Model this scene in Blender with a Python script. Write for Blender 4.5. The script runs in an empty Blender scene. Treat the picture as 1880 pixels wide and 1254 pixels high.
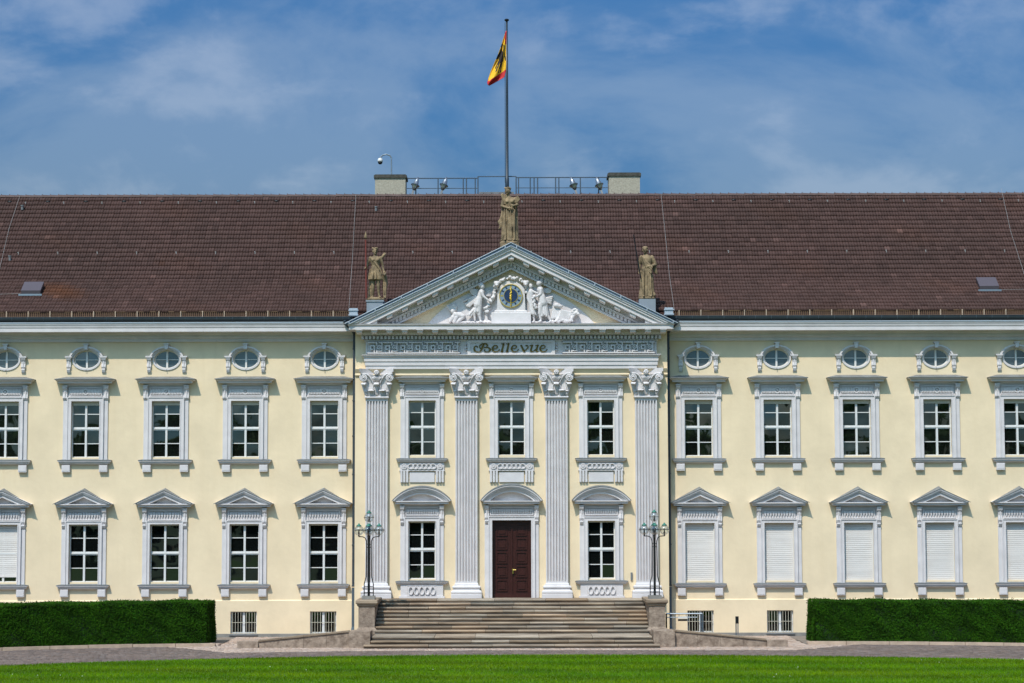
import bpy, math, random
import numpy as np
from mathutils import Vector, Matrix
random.seed(7); RNG = np.random.default_rng(7)
R = math.radians
SC = bpy.context.scene
COL = SC.collection

# ------------------------------------------------------------------ camera
TH, FPX, D, EYE = R(4.73), 3840.0, 80.0, 4.6
cam_d = bpy.data.cameras.new('camera'); cam = bpy.data.objects.new('camera', cam_d); COL.objects.link(cam)
cam_d.sensor_width = 36.0; cam_d.lens = FPX / 1880 * 36.0; cam_d.clip_end = 3000; cam_d.clip_start = 0.5
cam.matrix_world = Matrix.Translation((0.03, -D, EYE)) @ Matrix.Rotation(R(90) + TH, 4, 'X') @ Matrix.Rotation(R(-0.14), 4, 'Z')
SC.camera = cam

# ------------------------------------------------------------------ sky, sun, exposure
SUNV = Vector((0.45, 1.0, -1.58)).normalized()          # direction the light travels
elev = math.asin(-SUNV.z); az = math.atan2(-SUNV.x, -SUNV.y)   # azimuth of the sun, clockwise from +Y
w = bpy.data.worlds.new('World'); SC.world = w; w.use_nodes = True
nt = w.node_tree; nt.nodes.clear()
def nn(t, **k):
    n = nt.nodes.new(t)
    for a, b in k.items(): setattr(n, a, b)
    return n
sky = nn('ShaderNodeTexSky', sky_type='NISHITA', sun_disc=False, sun_elevation=elev, sun_rotation=az, air_density=1.0, dust_density=6.0, ozone_density=2.5)
tc = nn('ShaderNodeTexCoord')
mp = nn('ShaderNodeMapping'); mp.inputs['Scale'].default_value = (1, 1, 1.8); mp.inputs['Location'].default_value = (0.23, 2.41, 1.71)
nt.links.new(tc.outputs['Generated'], mp.inputs['Vector'])
n1 = nn('ShaderNodeTexNoise'); n1.inputs['Scale'].default_value = 6.0; n1.inputs['Detail'].default_value = 9; n1.inputs['Roughness'].default_value = 0.56; n1.inputs['Distortion'].default_value = 0.35
n2 = nn('ShaderNodeTexNoise'); n2.inputs['Scale'].default_value = 12.0; n2.inputs['Detail'].default_value = 10; n2.inputs['Roughness'].default_value = 0.55; n2.inputs['Distortion'].default_value = 0.2
nt.links.new(mp.outputs[0], n1.inputs['Vector']); nt.links.new(mp.outputs[0], n2.inputs['Vector'])
r1 = nn('ShaderNodeMapRange'); r1.inputs[1].default_value = 0.40; r1.inputs[2].default_value = 0.60; r1.inputs[4].default_value = 1.0; r1.interpolation_type = 'SMOOTHSTEP'
r2 = nn('ShaderNodeMapRange'); r2.inputs[1].default_value = 0.47; r2.inputs[2].default_value = 0.66; r2.inputs[4].default_value = 0.5; r2.interpolation_type = 'SMOOTHSTEP'
nt.links.new(n1.outputs['Fac'], r1.inputs[0]); nt.links.new(n2.outputs['Fac'], r2.inputs[0])
hue = nn('ShaderNodeMix', data_type='RGBA', blend_type='MULTIPLY'); hue.inputs[0].default_value = 1.0
nt.links.new(sky.outputs[0], hue.inputs[6]); hue.inputs[7].default_value = (0.205, 0.435, 0.665, 1)
m1 = nn('ShaderNodeMix', data_type='RGBA'); m2 = nn('ShaderNodeMix', data_type='RGBA')
def veil(col, keep):                          # cloud tone: keeps part of the sky's own glow behind it
    a = nn('ShaderNodeVectorMath', operation='MULTIPLY_ADD'); nt.links.new(hue.outputs[2], a.inputs[0]); a.inputs[1].default_value = (keep,)*3; a.inputs[2].default_value = col; return a.outputs[0]
nt.links.new(r1.outputs[0], m1.inputs[0]); nt.links.new(hue.outputs[2], m1.inputs[6]); nt.links.new(veil((0.52, 0.47, 0.30), 1.0), m1.inputs[7])
nt.links.new(r2.outputs[0], m2.inputs[0]); nt.links.new(m1.outputs[2], m2.inputs[6]); nt.links.new(veil((1.45, 1.25, 0.85), 1.05), m2.inputs[7])
bg = nn('ShaderNodeBackground'); bg.inputs['Strength'].default_value = 0.15
wo = nn('ShaderNodeOutputWorld')
nt.links.new(m2.outputs[2], bg.inputs['Color']); nt.links.new(bg.outputs[0], wo.inputs['Surface'])
sd = bpy.data.lights.new('sun', 'SUN'); sun = bpy.data.objects.new('sun', sd); COL.objects.link(sun)
sd.energy = 2.9; sd.angle = R(0.6); sd.color = (1.0, 0.93, 0.84)
sun.rotation_euler = SUNV.to_track_quat('-Z', 'Y').to_euler(); sun.location = (-30, -60, 90)
SC.view_settings.view_transform = 'Standard'; SC.view_settings.look = 'None'
SC.view_settings.exposure = 0.50; SC.view_settings.gamma = 1.0

# ------------------------------------------------------------------ helpers
def zz(py, Y=0.0):                        # height of a level on the vertical plane at depth Y
    return EYE + (D + Y) * math.tan(TH + math.atan((627 - py) / FPX))
class MB:
    def __init__(s): s.v = []; s.f = []
    def add(s, vs, fs):
        o = len(s.v); s.v += [tuple(p) for p in vs]; s.f += [tuple(i + o for i in f) for f in fs]; return s
    def box(s, x0, x1, y0, y1, z0, z1):
        return s.add([(x0,y0,z0),(x1,y0,z0),(x1,y1,z0),(x0,y1,z0),(x0,y0,z1),(x1,y0,z1),(x1,y1,z1),(x0,y1,z1)],
                     [(0,3,2,1),(4,5,6,7),(0,1,5,4),(1,2,6,5),(2,3,7,6),(3,0,4,7)])
    def xz(s, poly, y0, y1):              # polygon in x,z pushed from y0 (front) to y1
        n = len(poly); vs = [(x,y0,z) for x,z in poly] + [(x,y1,z) for x,z in poly]
        a = sum(poly[i][0]*poly[(i+1)%n][1]-poly[(i+1)%n][0]*poly[i][1] for i in range(n))
        fr = tuple(range(n)) if a > 0 else tuple(range(n))[::-1]
        fs = [fr, tuple(i+n for i in fr[::-1])]
        for k in range(n):
            i, j = fr[k], fr[(k+1)%n]; fs.append((i, i+n, j+n, j))
        return s.add(vs, fs)
    def yz(s, poly, x0, x1):              # polygon in y,z pushed along x
        n = len(poly); vs = [(x0,y,z) for y,z in poly] + [(x1,y,z) for y,z in poly]
        a = sum(poly[i][0]*poly[(i+1)%n][1]-poly[(i+1)%n][0]*poly[i][1] for i in range(n))
        fr = tuple(range(n)) if a < 0 else tuple(range(n))[::-1]
        fs = [fr, tuple(i+n for i in fr[::-1])]
        for k in range(n):
            i, j = fr[k], fr[(k+1)%n]; fs.append((i, i+n, j+n, j))
        return s.add(vs, fs)
    def xy(s, poly, z0, z1):
        n = len(poly); a = sum(poly[i][0]*poly[(i+1)%n][1]-poly[(i+1)%n][0]*poly[i][1] for i in range(n))
        if a < 0: poly = poly[::-1]
        vs = [(x,y,z0) for x,y in poly] + [(x,y,z1) for x,y in poly]
        return s.add(vs, [tuple(range(n))[::-1], tuple(range(n,2*n))] + [(k,(k+1)%n,(k+1)%n+n,k+n) for k in range(n)])
    def band(s, outer, inner, y0, y1):    # strip between two polylines in x,z, given thickness
        n = len(outer); P = list(outer) + list(inner)
        vs = [(x,y0,z) for x,z in P] + [(x,y1,z) for x,z in P]; m = 2*n; fs = []
        for k in range(n-1):
            fs += [(k,n+k,n+k+1,k+1), (m+k,m+k+1,m+n+k+1,m+n+k), (k,k+1,m+k+1,m+k), (n+k,m+n+k,m+n+k+1,n+k+1)]
        fs += [(0,m,m+n,n), (n-1,2*n-1,m+2*n-1,m+n-1)]
        return s.add(vs, fs)
    def mould(s, hw, prof, yf, yb, cx=0):  # moulding with mitred returns; prof = (projection, z) from bottom to top
        vs = []; fs = []
        for p, z in prof: vs += [(cx-hw-p,yb,z),(cx-hw-p,yf-p,z),(cx+hw+p,yf-p,z),(cx+hw+p,yb,z)]
        for i in range(len(prof)-1):
            a, b = 4*i, 4*i+4
            for k in range(3): fs.append((a+k,a+k+1,b+k+1,b+k))
        fs.append((0,3,2,1)); e = 4*(len(prof)-1); fs.append((e,e+1,e+2,e+3))
        return s.add(vs, fs)
    def tube(s, path, r, n=8, flat=1.0, side=None, caps=True):   # round or flattened sweep
        P = [Vector(p) for p in path]; m = len(P)
        rr = [r]*m if not hasattr(r, '__len__') else list(r); vs = []; fs = []; u = None
        for i in range(m):
            t = (P[min(i+1,m-1)] - P[max(i-1,0)])
            t = t.normalized() if t.length > 1e-9 else Vector((0,0,1))
            if side is not None: u = Vector(side) - t*Vector(side).dot(t); u.normalize()
            elif u is None:
                u = t.orthogonal().normalized()
            else:
                u = u - t*u.dot(t); u.normalize()
            v = t.cross(u)
            for k in range(n):
                a = 2*math.pi*k/n; vs.append(P[i] + u*(math.cos(a)*rr[i]) + v*(math.sin(a)*rr[i]*flat))
        for i in range(m-1):
            for k in range(n): fs.append((i*n+k, i*n+(k+1)%n, (i+1)*n+(k+1)%n, (i+1)*n+k))
        if caps: fs += [tuple(range(n))[::-1], tuple(range((m-1)*n, m*n))]
        return s.add(vs, fs)
    def cap(s, a, b, r0, r1, n=10):        # tapered limb with rounded ends
        a, b = Vector(a), Vector(b); d = b-a; L = d.length or 1e-6; d = d/L; path = []; rr = []
        for k in range(4): t = k/3*math.pi/2; path.append(a - d*r0*math.cos(t)*0.98); rr.append(max(r0*math.sin(t), r0*0.08))
        for k in range(4): t = k/3*math.pi/2; path.append(b + d*r1*math.sin(t)*0.98); rr.append(max(r1*math.cos(t), r1*0.08))
        return s.tube(path, rr, n)
    def ell(s, c, r, rot=(0,0,0), nu=14, nv=9):
        from mathutils import Euler
        M = Euler(rot).to_matrix(); c = Vector(c); vs = []; fs = []
        for j in range(nv+1):
            b = -math.pi/2 + math.pi*j/nv
            for i in range(nu):
                a = 2*math.pi*i/nu
                vs.append(c + M @ Vector((r[0]*math.cos(a)*max(math.cos(b),1e-3), r[1]*math.sin(a)*max(math.cos(b),1e-3), r[2]*math.sin(b))))
        for j in range(nv):
            for i in range(nu): fs.append((j*nu+i, j*nu+(i+1)%nu, (j+1)*nu+(i+1)%nu, (j+1)*nu+i))
        fs += [tuple(range(nu))[::-1], tuple(range(nv*nu, nv*nu+nu))]
        return s.add(vs, fs)
    def loft(s, rings, folds=0, amp=0.0, tw=0.0, n=48):   # rings (cx,cy,z,rx,ry); folds ripple the surface
        vs = []; fs = []; m = len(rings)
        for j, (cx,cy,z,rx,ry) in enumerate(rings):
            q = 1 - j/(m-1)
            for i in range(n):
                a = 2*math.pi*i/n
                k = 1 + amp*q*(math.cos(folds*a + tw*j) + 0.5*math.cos((folds*1.7)*a//1*0 + (folds+3)*a - tw*0.7*j)) if folds else 1
                vs.append((cx + rx*k*math.cos(a), cy + ry*k*math.sin(a), z))
        for j in range(m-1):
            for i in range(n): fs.append((j*n+i, j*n+(i+1)%n, (j+1)*n+(i+1)%n, (j+1)*n+i))
        fs += [tuple(range(n))[::-1], tuple(range((m-1)*n, m*n))]
        return s.add(vs, fs)
    def lathe(s, prof, c=(0,0,0), n=16):    # prof (r,z)
        vs = []; fs = []; m = len(prof)
        for r, z in prof:
            for i in range(n): a = 2*math.pi*i/n; vs.append((c[0]+max(r,1e-4)*math.cos(a), c[1]+max(r,1e-4)*math.sin(a), c[2]+z))
        for j in range(m-1):
            for i in range(n): fs.append((j*n+i, j*n+(i+1)%n, (j+1)*n+(i+1)%n, (j+1)*n+i))
        fs += [tuple(range(n))[::-1], tuple(range((m-1)*n, m*n))]
        return s.add(vs, fs)
    def disc_y(s, c, r, y0, y1, n=32, r2=None):   # disc or ring facing the front
        pts = [(c[0]+r*math.cos(2*math.pi*k/n), c[1]+r*math.sin(2*math.pi*k/n)) for k in range(n+1)]
        if r2 is None: return s.xz(pts[:-1], y0, y1)
        inn = [(c[0]+r2*math.cos(2*math.pi*k/n), c[1]+r2*math.sin(2*math.pi*k/n)) for k in range(n+1)]
        return s.band(pts[::-1], inn[::-1], y0, y1)
    def mesh(s, name, mat, smooth=False):
        me = bpy.data.meshes.new(name); me.from_pydata(s.v, [], s.f); me.update()
        if mat: me.materials.append(mat)
        if smooth: me.polygons.foreach_set('use_smooth', [True]*len(me.polygons))
        return me
    def build(s, name, mat, parent=None, loc=(0,0,0), smooth=False):
        return obj(name, s.mesh(name, mat, smooth), parent, loc)
def obj(name, me, parent=None, loc=(0,0,0)):
    o = bpy.data.objects.new(name, me); COL.objects.link(o); o.location = loc
    if parent is not None: o.parent = parent
    return o
def tag(o, label, cat, group=None):
    o['label'] = label; o['category'] = cat
    if group: o['group'] = group
    return o
def empty(name, loc=(0,0,0), label=None, cat=None, group=None):
    o = obj(name, None, None, loc)
    if label: tag(o, label, cat, group)
    return o
def copy_tree(o, parent=None, loc=None):
    c = o.copy(); COL.objects.link(c); c.parent = parent
    if loc is not None: c.location = loc
    for ch in list(o.children): copy_tree(ch, c)
    return c
def structure(o): o['kind'] = 'structure'; return o
def stuff(o): o['kind'] = 'stuff'; return o
def remeshed(mb, name, mat, parent, loc, voxel, smooth=2):
    """one continuous skin grown round the overlapping limbs and folds"""
    t = mb.build('tmp', None); md = t.modifiers.new('r', 'REMESH'); md.mode = 'VOXEL'; md.voxel_size = voxel
    if smooth: s2 = t.modifiers.new('s', 'SMOOTH'); s2.iterations = smooth; s2.factor = 0.5
    dg = bpy.context.evaluated_depsgraph_get(); me = bpy.data.meshes.new_from_object(t.evaluated_get(dg))
    bpy.data.objects.remove(t); me.name = name; me.materials.clear(); me.materials.append(mat)
    me.polygons.foreach_set('use_smooth', [True]*len(me.polygons))
    return obj(name, me, parent, loc)

# ------------------------------------------------------------------ materials
def mat(name, col, rough=0.7, metal=0.0, spec=0.4, var=0.0, vscale=3.0, col2=None, bump=0.0, bscale=30.0, stretch=(1,1,1), attr=None, detail=6.0):
    m = bpy.data.materials.new(name); m.use_nodes = True; t = m.node_tree; L = t.links.new
    b = t.nodes['Principled BSDF']; b.inputs['Roughness'].default_value = rough; b.inputs['Metallic'].default_value = metal
    b.inputs['Specular IOR Level'].default_value = spec; b.inputs['Base Color'].default_value = (*col, 1)
    ge = t.nodes.new('ShaderNodeNewGeometry'); mp = t.nodes.new('ShaderNodeMapping'); mp.inputs['Scale'].default_value = stretch
    L(ge.outputs['Position'], mp.inputs['Vector']); out = None
    if var or col2:
        n = t.nodes.new('ShaderNodeTexNoise'); n.inputs['Scale'].default_value = vscale; n.inputs['Detail'].default_value = detail; n.inputs['Roughness'].default_value = 0.6
        L(mp.outputs[0], n.inputs['Vector']); mr = t.nodes.new('ShaderNodeMapRange'); mr.inputs[1].default_value = 0.32; mr.inputs[2].default_value = 0.68
        L(n.outputs['Fac'], mr.inputs[0]); mx = t.nodes.new('ShaderNodeMix'); mx.data_type = 'RGBA'
        c2 = col2 or tuple(c*(1-var) for c in col)
        mx.inputs[6].default_value = (*col, 1); mx.inputs[7].default_value = (*c2, 1); L(mr.outputs[0], mx.inputs[0]); out = mx.outputs[2]
    if attr:
        a = t.nodes.new('ShaderNodeAttribute'); a.attribute_name = attr; mx2 = t.nodes.new('ShaderNodeMix'); mx2.data_type = 'RGBA'; mx2.blend_type = 'MULTIPLY'; mx2.inputs[0].default_value = 1
        if out: L(out, mx2.inputs[6])
        else: mx2.inputs[6].default_value = (*col, 1)
        L(a.outputs['Color'], mx2.inputs[7]); out = mx2.outputs[2]
    if out: L(out, b.inputs['Base Color'])
    if bump:
        n = t.nodes.new('ShaderNodeTexNoise'); n.inputs['Scale'].default_value = bscale; n.inputs['Detail'].default_value = 5
        L(mp.outputs[0], n.inputs['Vector']); bn = t.nodes.new('ShaderNodeBump'); bn.inputs['Strength'].default_value = bump; bn.inputs['Distance'].default_value = 0.02
        L(n.outputs['Fac'], bn.inputs['Height']); L(bn.outputs[0], b.inputs['Normal'])
    return m
def plaster():
    m = mat('cream_plaster', (0.80, 0.640, 0.425), 0.85, spec=0.2, var=0.13, vscale=0.8, bump=0.35, bscale=5)
    t = m.node_tree; L = t.links.new; b = t.nodes['Principled BSDF']
    src = b.inputs['Base Color'].links[0].from_socket
    ge = t.nodes.new('ShaderNodeNewGeometry'); mp = t.nodes.new('ShaderNodeMapping'); mp.inputs['Scale'].default_value = (3.5, 3.5, 0.25); L(ge.outputs['Position'], mp.inputs[0])
    n = t.nodes.new('ShaderNodeTexNoise'); n.inputs['Scale'].default_value = 1.1; n.inputs['Detail'].default_value = 7; L(mp.outputs[0], n.inputs['Vector'])
    mr = t.nodes.new('ShaderNodeMapRange'); mr.inputs[1].default_value = 0.52; mr.inputs[2].default_value = 0.78; mr.inputs[4].default_value = 0.7; L(n.outputs['Fac'], mr.inputs[0])
    mx = t.nodes.new('ShaderNodeMix'); mx.data_type = 'RGBA'; L(mr.outputs[0], mx.inputs[0]); L(src, mx.inputs[6]); mx.inputs[7].default_value = (0.72, 0.57, 0.37, 1)
    L(mx.outputs[2], b.inputs['Base Color']); return m
def glass_mat(name='window_glass', refl=0.14, inner=(0.006, 0.007, 0.006)):
    m = bpy.data.materials.new(name); m.use_nodes = True; t = m.node_tree; L = t.links.new; t.nodes.clear()
    o = t.nodes.new('ShaderNodeOutputMaterial'); mx = t.nodes.new('ShaderNodeMixShader'); g = t.nodes.new('ShaderNodeBsdfGlossy'); d = t.nodes.new('ShaderNodeBsdfDiffuse')
    g.inputs['Roughness'].default_value = 0.015; g.inputs['Color'].default_value = (0.9, 0.96, 0.95, 1); d.inputs['Color'].default_value = (*inner, 1)
    ge = t.nodes.new('ShaderNodeNewGeometry'); n = t.nodes.new('ShaderNodeTexNoise'); n.inputs['Scale'].default_value = 1.3; n.inputs['Detail'].default_value = 0.5
    L(ge.outputs['Position'], n.inputs['Vector']); bn = t.nodes.new('ShaderNodeBump'); bn.inputs['Strength'].default_value = 0.35; bn.inputs['Distance'].default_value = 0.02
    L(n.outputs['Fac'], bn.inputs['Height']); L(bn.outputs[0], g.inputs['Normal']); mx.inputs[0].default_value = refl
    L(d.outputs[0], mx.inputs[1]); L(g.outputs[0], mx.inputs[2]); L(mx.outputs[0], o.inputs['Surface']); return m
def globe_mat():
    m = bpy.data.materials.new('clear_globe_glass'); m.use_nodes = True; t = m.node_tree; L = t.links.new; t.nodes.clear()
    o = t.nodes.new('ShaderNodeOutputMaterial'); mx = t.nodes.new('ShaderNodeMixShader'); g = t.nodes.new('ShaderNodeBsdfGlossy'); d = t.nodes.new('ShaderNodeBsdfTransparent')
    g.inputs['Roughness'].default_value = 0.05; lw = t.nodes.new('ShaderNodeLayerWeight'); lw.inputs[0].default_value = 0.42; d.inputs['Color'].default_value = (0.93, 0.96, 0.95, 1)
    L(lw.outputs['Facing'], mx.inputs[0]); L(d.outputs[0], mx.inputs[1]); L(g.outputs[0], mx.inputs[2]); L(mx.outputs[0], o.inputs['Surface']); return m
PL = plaster()
TRIM = mat('pale_blue_grey_paint', (0.65, 0.605, 0.59), 0.65, var=0.14, vscale=2.2, bump=0.15, bscale=22)
LEAD = mat('weathered_lead', (0.20, 0.205, 0.205), 0.55, var=0.35, vscale=4)
WHITE = mat('white_window_paint', (0.66, 0.645, 0.615), 0.45, var=0.05, vscale=5)
BLIND = mat('beige_blind_box', (0.50, 0.46, 0.36), 0.6)
SHUT = mat('white_shutter_slats', (0.70, 0.65, 0.60), 0.55, var=0.16, vscale=1.4, stretch=(0.35, 1, 2.6))
GLASS = glass_mat('window_glass', 0.085, (0.004, 0.005, 0.005)); GLASSU = glass_mat('upper_window_glass', 0.21); ATTIC = glass_mat('attic_glass_painted_sky', 0.16, (0.055, 0.075, 0.09)); GLOBE = globe_mat()  # attic panes: blue-grey diffuse colour stands in for mirrored sky
DOOR = mat('mahogany_paint', (0.045, 0.011, 0.008), 0.35, var=0.35, vscale=6, stretch=(4, 4, 0.6))
BRASS = mat('brass', (0.75, 0.50, 0.14), 0.25, 1.0)
GOLD = mat('gilding', (0.85, 0.56, 0.08), 0.32, 0.75, var=0.2, vscale=20)
BRONZE = mat('dull_gilt_lettering', (0.20, 0.135, 0.03), 0.4, 0.4, var=0.4, vscale=12)
STATUE = mat('weathered_sandstone', (0.36, 0.255, 0.145), 0.85, col2=(0.105, 0.078, 0.048), vscale=4.5, bump=0.6, bscale=30, spec=0.2, detail=8)
STONE = mat('stair_sandstone', (0.43, 0.335, 0.24), 0.85, col2=(0.17, 0.125, 0.09), vscale=1.5, stretch=(0.5, 1.5, 6), bump=0.5, bscale=20, attr='tint', spec=0.2)
ROUGH = mat('rough_ramp_stone', (0.37, 0.285, 0.215), 0.9, col2=(0.16, 0.115, 0.085), vscale=5, bump=1.0, bscale=16, spec=0.15, detail=9)
TILE = mat('brown_roof_tile', (0.072, 0.039, 0.033), 0.7, col2=(0.056, 0.032, 0.027), vscale=0.45, attr='tint', bump=0.3, bscale=30, spec=0.12)
RIDGE = mat('ridge_tile_clay', (0.105, 0.062, 0.052), 0.7, var=0.4, vscale=3)
GUARD = mat('rusty_snow_guard', (0.17, 0.095, 0.05), 0.7, var=0.4, vscale=6)
ZINC = mat('dark_zinc', (0.055, 0.07, 0.085), 0.45, 0.3, var=0.25, vscale=2)
BLUEZ = mat('blue_grey_zinc_sheet', (0.10, 0.145, 0.20), 0.4, 0.35, var=0.2, vscale=2)
PLINTH = mat('plinth_sheet', (0.27, 0.30, 0.33), 0.55, 0.1, var=0.2, vscale=3)
PALEZ = mat('pale_zinc_edge', (0.42, 0.46, 0.50), 0.45, 0.3)
WIRE = mat('galvanised_wire', (0.28, 0.265, 0.25), 0.6, 0.0)
STEEL = mat('painted_steel', (0.085, 0.115, 0.14), 0.45, 0.3)
ALU = mat('bare_aluminium', (0.45, 0.46, 0.47), 0.35, 0.9)
BLACK = mat('black_iron', (0.012, 0.013, 0.013), 0.4, 0.3)
GREEN = mat('verdigris_copper', (0.05, 0.21, 0.155), 0.55, 0.2, var=0.4, vscale=15)
CHIM = mat('chimney_render', (0.42, 0.375, 0.29), 0.9, var=0.25, vscale=14, bump=0.6, bscale=25)
CHCAP = mat('mossy_concrete', (0.085, 0.08, 0.065), 0.9, var=0.5, vscale=8, bump=0.6, bscale=20)
HATCH = mat('hatch_sheet', (0.085, 0.070, 0.080), 0.5, 0.0)
CLKB = mat('clock_blue_enamel', (0.022, 0.045, 0.105), 0.35, var=0.4, vscale=9)
CLKG = mat('clock_grey_enamel', (0.22, 0.30, 0.38), 0.45, var=0.3, vscale=9)
GREYB = mat('grey_base_render', (0.26, 0.245, 0.22), 0.9, var=0.3, vscale=2.5, bump=0.4, bscale=14)
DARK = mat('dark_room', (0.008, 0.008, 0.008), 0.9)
COB = mat('pale_granite_setts', (0.45, 0.335, 0.265), 0.9, var=0.25, vscale=1.2, attr='tint', bump=0.5, bscale=30)
SETT = mat('dark_clinker_setts', (0.175, 0.130, 0.108), 0.85, var=0.3, vscale=0.8, attr='tint', bump=0.5, bscale=30)
KERB = mat('kerb_granite', (0.52, 0.385, 0.28), 0.9, var=0.3, vscale=3, bump=0.4, bscale=25)
MORT = mat('joint_sand', (0.23, 0.185, 0.15), 0.95, var=0.3, vscale=2)
FY = mat('flag_gold_cloth', (0.80, 0.43, 0.012), 0.7); FR = mat('flag_red_cloth', (0.52, 0.018, 0.02), 0.7); FB = mat('flag_black_cloth', (0.025, 0.014, 0.010), 0.7)
def leafmat(name, c1, c2, scale, attr=None):
    m = mat(name, c1, 0.75, col2=c2, vscale=scale, spec=0.08, attr=attr, detail=5); t = m.node_tree; L = t.links.new
    b = t.nodes['Principled BSDF']; o = t.nodes['Material Output']; tr = t.nodes.new('ShaderNodeBsdfTranslucent'); mx = t.nodes.new('ShaderNodeMixShader'); mx.inputs[0].default_value = 0.22
    src = b.inputs['Base Color'].links[0].from_socket; L(src, tr.inputs['Color']); L(b.outputs[0], mx.inputs[1]); L(tr.outputs[0], mx.inputs[2]); L(mx.outputs[0], o.inputs['Surface']); return m
HEDGE = leafmat('yew_hedge_leaf', (0.014, 0.048, 0.002), (0.025, 0.080, 0.003), 1.4, 'tint')
HCORE = mat('hedge_inner', (0.006, 0.018, 0.004), 0.9, bump=1.0, bscale=20)
GRASS = leafmat('lawn_blade', (0.078, 0.182, 0.0008), (0.130, 0.232, 0.0015), 0.33, 'tint')
LAWN = mat('lawn_soil_green', (0.048, 0.115, 0.002), 0.9, col2=(0.078, 0.145, 0.005), vscale=0.4, stretch=(0.35, 1, 1), bump=0.6, bscale=40)
FIELD = mat('park_ground', (0.10, 0.14, 0.05), 0.95, var=0.4, vscale=0.1)
WOOD = leafmat('park_tree_leaf', (0.03, 0.075, 0.014), (0.07, 0.13, 0.03), 0.3)
CLOVER = mat('clover_flower', (0.75, 0.75, 0.65), 0.8)

def set_tint(me, cols_per_face, corner_counts):
    at = me.color_attributes.new('tint', 'FLOAT_COLOR', 'CORNER')
    c = np.repeat(cols_per_face, corner_counts, axis=0); c = np.concatenate([c, np.ones((len(c),1))], 1)
    at.data.foreach_set('color', c.astype(np.float32).ravel())
def quick_mesh(name, V, F, mat_, tint=None, smooth=False):
    """big mesh from arrays; F is (n,3) or (n,4)"""
    k = F.shape[1]; me = bpy.data.meshes.new(name); me.vertices.add(len(V)); me.vertices.foreach_set('co', V.astype(np.float32).ravel())
    me.loops.add(F.size); me.loops.foreach_set('vertex_index', F.astype(np.int32).ravel())
    me.polygons.add(len(F)); me.polygons.foreach_set('loop_start', np.arange(0, F.size, k, dtype=np.int32)); me.polygons.foreach_set('loop_total', np.full(len(F), k, np.int32))
    me.update(calc_edges=True); me.validate(); me.materials.append(mat_)
    if tint is not None: set_tint(me, tint, np.full(len(F), k))
    if smooth: me.polygons.foreach_set('use_smooth', [True]*len(F))
    return me
def tint_one(o, s):
    me = o.data; at = me.color_attributes.new('tint', 'FLOAT_COLOR', 'CORNER'); c = np.tile(np.array([*s, 1.0], np.float32), len(me.loops)); at.data.foreach_set('color', c)

# ================================================================== GROUND
structure(MB().add([(-900,-1500,-0.05),(900,-1500,-0.05),(900,700,-0.05),(-900,700,-0.05)], [(0,1,2,3)]).build('ground', FIELD))
structure(MB().add([(-34,-15.5,-0.012),(34,-15.5,-0.012),(34,0.6,-0.012),(-34,0.6,-0.012)], [(0,1,2,3)]).build('forecourt', MORT))
def lawn_edge(x):  return -11.0 - (0.0175 if x < 0 else 0.0105)*min(x*x, 420 + abs(x))
def drive_out(x):                           # edge between the drive and the pale pavement / hedge kerb
    if abs(x) > 9.6:
        a = -9.25 if x < 0 else -8.68; t = min(1, (abs(x)-9.6)/2.6); return a + (kerb_line(x)-.02-a)*t
    return -8.35 - 0.0105*x*x if x < 0 else -8.35 - 0.0036*x*x
def hedge_line(x):
    ax = abs(x); return (-5.05 - 0.034*(ax-10.5)**2*0.9 - 0.10*(ax-10.5)) if x < 0 else (-5.0 - 0.016*(ax-10.5)**2 - 0.05*(ax-10.5))
def kerb_line(x): return hedge_line(x) - (0.75 if x < 0 else 0.55)
xs = np.linspace(-34, 34, 120)
V = [(x, lawn_edge(x), 0.02) for x in xs] + [(x, -77.0, 0.02) for x in xs] + [(x, lawn_edge(x), -0.03) for x in xs]; n = len(xs)
structure(MB().add(V, [(n+i, n+i+1, i+1, i) for i in range(n-1)] + [(2*n+i, 2*n+i+1, i+1, i)[::-1] for i in range(n-1)]).build('lawn', LAWN))
# paving stones as low blocks
def setts(name, cells, mat_, spread):
    V = []; F = []; T = []
    for (x0, x1, y0, y1, h) in cells:
        o = len(V); b = 0.006
        V += [(x0,y0,-0.01),(x1,y0,-0.01),(x1,y1,-0.01),(x0,y1,-0.01),(x0+b,y0+b,h),(x1-b,y0+b,h),(x1-b,y1-b,h),(x0+b,y1-b,h)]
        F += [(o+4,o+5,o+6,o+7),(o,o+1,o+5,o+4),(o+1,o+2,o+6,o+5),(o+2,o+3,o+7,o+6),(o+3,o,o+4,o+7)]
        k = 1 + random.uniform(-spread, spread); q = random.uniform(-0.06, 0.06); T += [(k*(1+q), k, k*(1-q))]*5
    me = quick_mesh(name, np.array(V), np.array(F), mat_, np.array(T)); return stuff(obj(name, me))
cells = []
y = -15.3; row = 0
while y < -5.4:
    x = -27 + (row % 2)*0.11
    while x < 27:
        L = 0.21*random.uniform(0.9, 1.1); xm = x + L/2; ym = y+0.055
        if lawn_edge(xm)+0.06 < ym < drive_out(xm)-.03: cells.append((x+0.005, x+L-0.005, y+0.004, y+0.106, 0.012+random.uniform(-0.005,0.006)))
        x += L
    y += 0.11; row += 1
tag(setts('drive_paving', cells, SETT, 0.30), 'dark brown clinker paving of the drive along the lawn', 'paving')
cells = []; y = -9.6
def clear_fore(x, y): return drive_out(x) < y and not (abs(x) < 5.1 and y > -7.1) and not (abs(x) >= 10.4 and y > kerb_line(x)) and y < -0.06
while y < -0.1:
    x = -13.5
    while x < 13.5:
        L = random.uniform(0.11, 0.17)
        if clear_fore(x+L/2, y+0.06): cells.append((x+0.006, x+L-0.006, y+0.006, y+0.124, 0.004+random.uniform(-0.004,0.006)))
        x += L
    y += 0.13
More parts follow.
